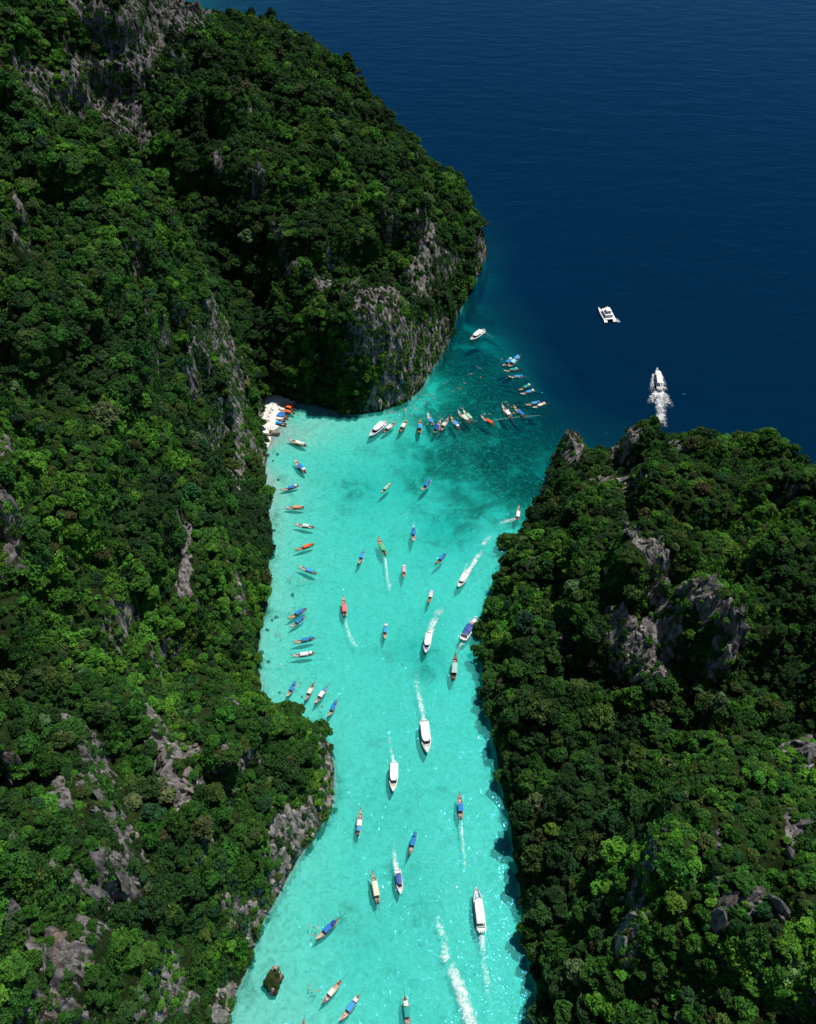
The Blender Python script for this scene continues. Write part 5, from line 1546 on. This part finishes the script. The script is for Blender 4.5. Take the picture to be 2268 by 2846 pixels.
SWIM = dict(pelvis=(0, 0, -.02), waist=(0, .18, .0), chest=(0, .40, .04), neck=(0, .56, .08), head=(0, .68, .13), crown=(0, .78, .16), sho_a=(.19, .46, .04), elb_a=(.36, .66, .02), han_a=(.30, .95, .0), sho_b=(-.19, .46, .04), elb_b=(-.42, .34, .0), han_b=(-.52, .10, -.04),
            hip_a=(.10, -.08, -.03), kne_a=(.16, -.48, -.08), ank_a=(.20, -.88, -.05), toe_a=(.22, -1.04, -.06), hip_b=(-.10, -.08, -.03), kne_b=(-.15, -.48, -.05), ank_b=(-.12, -.90, -.12), toe_b=(-.12, -1.06, -.14))
TREAD = dict(pelvis=(0, 0, -.62), waist=(0, 0, -.44), chest=(0, .02, -.20), neck=(0, .04, -.03), head=(0, .06, .09), crown=(0, .05, .20), sho_a=(.19, .02, -.10), elb_a=(.42, .12, -.10), han_a=(.62, .26, -.02), sho_b=(-.19, .02, -.10), elb_b=(-.44, .10, -.10), han_b=(-.66, .18, -.02),
             hip_a=(.10, 0, -.70), kne_a=(.20, .20, -1.02), ank_a=(.18, -.10, -1.34), toe_a=(.20, .0, -1.44), hip_b=(-.10, 0, -.70), kne_b=(-.20, .16, -1.04), ank_b=(-.20, -.16, -1.32), toe_b=(-.22, -.06, -1.42))
def body(name, J, axis):
    me = skin_body(name, {k: (J[k], RAD[k]) for k in RAD}, EDG)
    co = np.array([v.co[:] for v in me.vertices])
    a, b, c = np.array(J['hip_a']), np.array(J['waist']), np.array(J['chest'])
    ax = np.array(J['chest'], float) - np.array(J['pelvis'], float); ax /= np.linalg.norm(ax)
    t = (co - np.array(J['pelvis'])) @ ax
    off = np.linalg.norm((co - np.array(J['pelvis'])) - np.outer(t, ax), axis=1)
    set_attr(me, 'cloth', ((t > -.16) & (t < .48) & (off < .22)).astype(float))
    hd = np.linalg.norm(co - (np.array(J['head']) * .4 + np.array(J['crown']) * .6), axis=1)
    up = co[:, 2] - np.array(J['head'])[2] if axis == 'z' else (co - np.array(J['head'])) @ ax
    set_attr(me, 'hair', ((hd < .16) & ((up > .03))).astype(float))
    me.materials.clear(); me.materials.append(M['person'])
    me.polygons.foreach_set('use_smooth', np.ones(len(me.polygons), bool))
    return me
BODY = dict(stand=body('stand', STAND, 'z'), swim=body('swim', SWIM, 'y'), tread=body('tread', TREAD, 'z'))
VEST = [(.60, .40, .28), (.60, .52, .30), (.06, .06, .08), (.45, .14, .10), (.12, .18, .3), (.7, .7, .68), (.62, .42, .22), (.5, .34, .25)]

def person(px_, py_, pose_, label, group, col=None, z=None):
    P = at(px_, py_)
    if z is None:
        z = 0.06
        if pose_ == 'stand':
            z = max(float(ground_z(P.x, P.y)[0]), -0.7)
            P = at(px_, py_, z)
    o = bpy.data.objects.new('person', BODY[pose_]); link(o)
    o.location = (P.x, P.y, z); o.rotation_euler = (0, 0, random.uniform(0, 6.28))
    s_ = random.uniform(.95, 1.08); o.scale = (s_, s_, s_)
    o.color = (*(col or random.choice(VEST)), 1)
    return tag(o, label, 'person', group)

def z2(base, sc, lst): return [(base[0] + x * sc, base[1] + y * sc) for x, y in lst]
SWIMMERS = [
    (z2((1020, 1120), .1048, [(190, 360), (480, 310), (640, 270), (665, 250), (745, 245), (775, 275), (540, 440), (555, 480)]), 'swimmer close to the headland cliff above the white speedboat', 'swimmers under the headland cliff'),
    (z2((1020, 1120), .1048, [(985, 140), (1020, 165), (1040, 200), (1010, 215), (1000, 270), (1215, 60), (1230, 90), (1190, 70), (1280, 150), (1300, 160), (1420, 130), (1190, 340)]), 'swimmer in the loose crowd between the cliff and the boat row', 'swimmers between cliff and boats'),
    (z2((1120, 1060), .1979, [(320, 180), (335, 195), (355, 185), (400, 190), (460, 185), (430, 235), (270, 205), (205, 255), (235, 255), (300, 305), (150, 275)]), 'swimmer at the corner of the headland cliff', 'swimmers at the headland corner'),
    (z2((1120, 1060), .1979, [(710, 135), (800, 100), (830, 90), (585, 30), (862, 22)]), 'swimmer out over the dark reef toward the open sea', 'swimmers over the reef'),
    (z2((1250, 800), .4075, [(355, 488), (330, 513), (185, 537), (205, 548), (150, 587), (132, 588), (210, 610)]), 'swimmer near the farthest longtail pair at the reef edge', 'swimmers at the reef edge'),
    (z2((1120, 1060), .1979, [(815, 375), (840, 378), (770, 512), (465, 490), (530, 470), (590, 490), (555, 525), (335, 600), (380, 412), (105, 607)]), 'swimmer beside the row of longtails below the headland', 'swimmers beside the boat row'),
    (z2((1120, 1060), .1979, [(1440, 293), (1475, 330), (1470, 380), (1485, 392), (1520, 360), (1545, 440), (1560, 450), (1145, 460), (1215, 460)]), 'swimmer at the bow of the white canopied longtail on the reef', 'swimmers at the reef boats'),
    (z2((700, 1500), .2551, [(425, 395), (425, 430), (510, 455), (570, 448), (475, 690), (420, 760), (275, 1010), (325, 1050), (385, 1320), (320, 1360)]), 'swimmer between the moored boats and the wooded shore', 'swimmers along the wooded shore'),
    (z2((700, 1500), .2551, [(525, 1550), (760, 1820), (500, 1590)]), 'swimmer near the four boats off the promontory tip', 'swimmers off the promontory tip'),
    (z2((600, 2200), .2996, [(870, 1250), (905, 1255), (945, 1270), (895, 1330)]), 'swimmer near the blue canopied longtail by the islet', 'swimmers by the islet boat'),
    (z2((600, 2200), .2996, [(870, 1815), (890, 1865), (930, 1850), (905, 1910)]), 'swimmer between the islet and the cream canopied longtail', 'swimmers by the islet'),
    ([(838.2, 1221.1)], 'lone swimmer above the white canopied longtail near the beach', None),
]
def nth(lab, k, n):
    """k-th from the left of n alike things"""
    if n == 1: return lab
    return ('leftmost ' if k == 0 else 'rightmost ' if k == n - 1 else ORD[k].split()[0] + ' leftmost ') + lab
for lst, lab, grp in SWIMMERS:
    lst = sorted(lst)
    for k, (a, b) in enumerate(lst):
        person(a, b, 'swim' if (k * 7 + int(a)) % 3 else 'tread', nth(lab, k, len(lst)), grp, z=0.05)
for k, (a, b) in enumerate(sorted(z2((700, 1100), .0931, [(650, 245), (775, 245), (795, 300), (580, 425), (515, 525), (350, 585), (460, 645), (650, 950), (490, 1025), (560, 1015)]))):
    person(a, b, 'stand', nth('person standing on the small white beach', k, 10), 'people on the beach')

# ------------------------------------------------------------------ boulders, islet, lines
def boulder(name, px_, py_, size, squash, seed, z, label, mat='rock', group=None, cat='boulder'):
    P = at(px_, py_, max(z, 0))
    v = rock_verts(seed, ICO3[0], .35, .2) * np.array(size) * np.array([1, 1, squash])
    me = mesh_np(name, v, ICO3[1], M[mat], False)
    o = link(bpy.data.objects.new(name, me)); o.location = (P.x, P.y, z); o.rotation_euler = (0, 0, seed * 1.3)
    return tag(o, label, cat, group)
boulder('boulder', 760, 1204.5, (4.2, 2.2, 1.9), .8, 31, .1, 'long dark flat topped boulder at the edge of the beach water')
boulder('boulder', 746, 1209, (2.0, 1.6, 1.6), .8, 32, .1, 'pale boulder between the two dark ones by the beach')
boulder('boulder', 738.5, 1210.5, (1.8, 1.6, 1.5), .8, 35, .2, 'second pale boulder beside the dark ones by the beach')
boulder('boulder', 731.5, 1211, (2.4, 1.7, 1.6), .8, 33, .2, 'dark boulder at the foot of the beach cliff')
boulder('boulder', 729, 1202, (.9, .7, .7), .9, 34, .5, 'small dark stone on the sand above the boulders')
for k, (x, y, s) in enumerate(z2((700, 1080), .2910, [(245, 605), (150, 632), (200, 670), (250, 858), (130, 1155), (205, 1340), (140, 670)]) and
                              [(771.3, 1256, 1.2), (743.6, 1264, 1.3), (758, 1275, .8), (772.8, 1329.7, .8), (762, 1470, .9), (812.2, 1646.7, 1.1), (767.6, 1709, 1.1), (755, 1718, .8), (742, 1745, 1.0), (725, 1808, 1.6), (745, 1832, .9), (776, 1918, .7), (838, 1928, .7)]):
    zb = float(ground_z(at(x, y).x, at(x, y).y)[0])
    boulder('submerged_rock', x, y, (s, s * .8, s * .7), .8, 40 + k, min(zb + .3, -.3), ('uppermost ' if k == 0 else ORD[k] + ' ') + 'dark rock showing through shallow water along the wooded shore', 'rock', 'sunken rocks', 'rock')

isl = link(bpy.data.objects.new('islet', None))
ip = at(763, 2722); isl.location = ip
tag(isl, 'tiny rocky islet covered with bushes off the promontory', 'islet')
for sd, sz, lc in ((77, (2.3, 3.3, 1.7), (-.3, -.6, 0)), (78, (1.2, 1.3, 2.3), (.3, 3.0, .5)), (79, (1.3, 2.2, 1.5), (1.7, .3, 0)), (82, (1.5, 1.5, 1.2), (-.2, -3.4, 0)), (80, (1.0, 1.6, 1.1), (-1.9, .8, 0))):
    v = rock_verts(sd, ICO3[0], .5, .4) * np.array(sz)
    o = link(bpy.data.objects.new('rock', mesh_np('rock', v, ICO3[1], M['rock'], False)), isl); o.location = lc
for k in range(44):
    a, q = random.uniform(0, 6.28), math.sqrt(random.random())
    x, y = math.cos(a) * q * 2.4 - .25, math.sin(a) * q * 3.6 - .9
    c = link(bpy.data.objects.new('bush', CROWNS[[2, 5, 7, 0, 3][k % 5]]), isl)
    s_ = random.uniform(.55, 1.15)
    c.location = (x, y, 1.75 * math.sqrt(max(0, 1 - q * q * .85)) - .35); c.scale = (s_, s_, s_ * .9); c.rotation_euler = (random.uniform(-.3, .3), random.uniform(-.3, .3), a * 3)
    c.color = (*(PAL[[1, 0, 4, 4, 1, 5][k % 6]] * random.uniform(.8, 1.2)), 1)

def line(name, pts, rad, mat, label, cat, z=.08):
    bm = bmesh.new()
    P = [at(*p) + Vector((0, 0, z)) for p in pts]
    for a, b in zip(P, P[1:]): tube(bm, a, b, rad, rad, 5)
    return tag(link(bpy.data.objects.new(name, bm_mesh(name, bm, M[mat]))), label, cat)
line('mooring_rope', [(1375, 1168), (1394, 1165), (1416, 1162.5), (1440, 1159), (1470, 1157), (1500, 1155)], .09, 'rope', 'long floating rope joining the red canopied longtail and the reef boats', 'rope')
line('mooring_rope', [(1271, 1176), (1283, 1175)], .10, 'rope', 'short floating rope beside the blue and white longtail below the headland', 'rope')
line('mooring_rope', [(1318, 1171.5), (1328, 1170.5)], .09, 'rope', 'short floating rope astern of the mint canopied longtail', 'rope')
line('anchor_line', [(1344, 922), (1356, 930), (1372, 938)], .08, 'rope', 'anchor line running from the small cabin boat off the headland tip', 'rope')
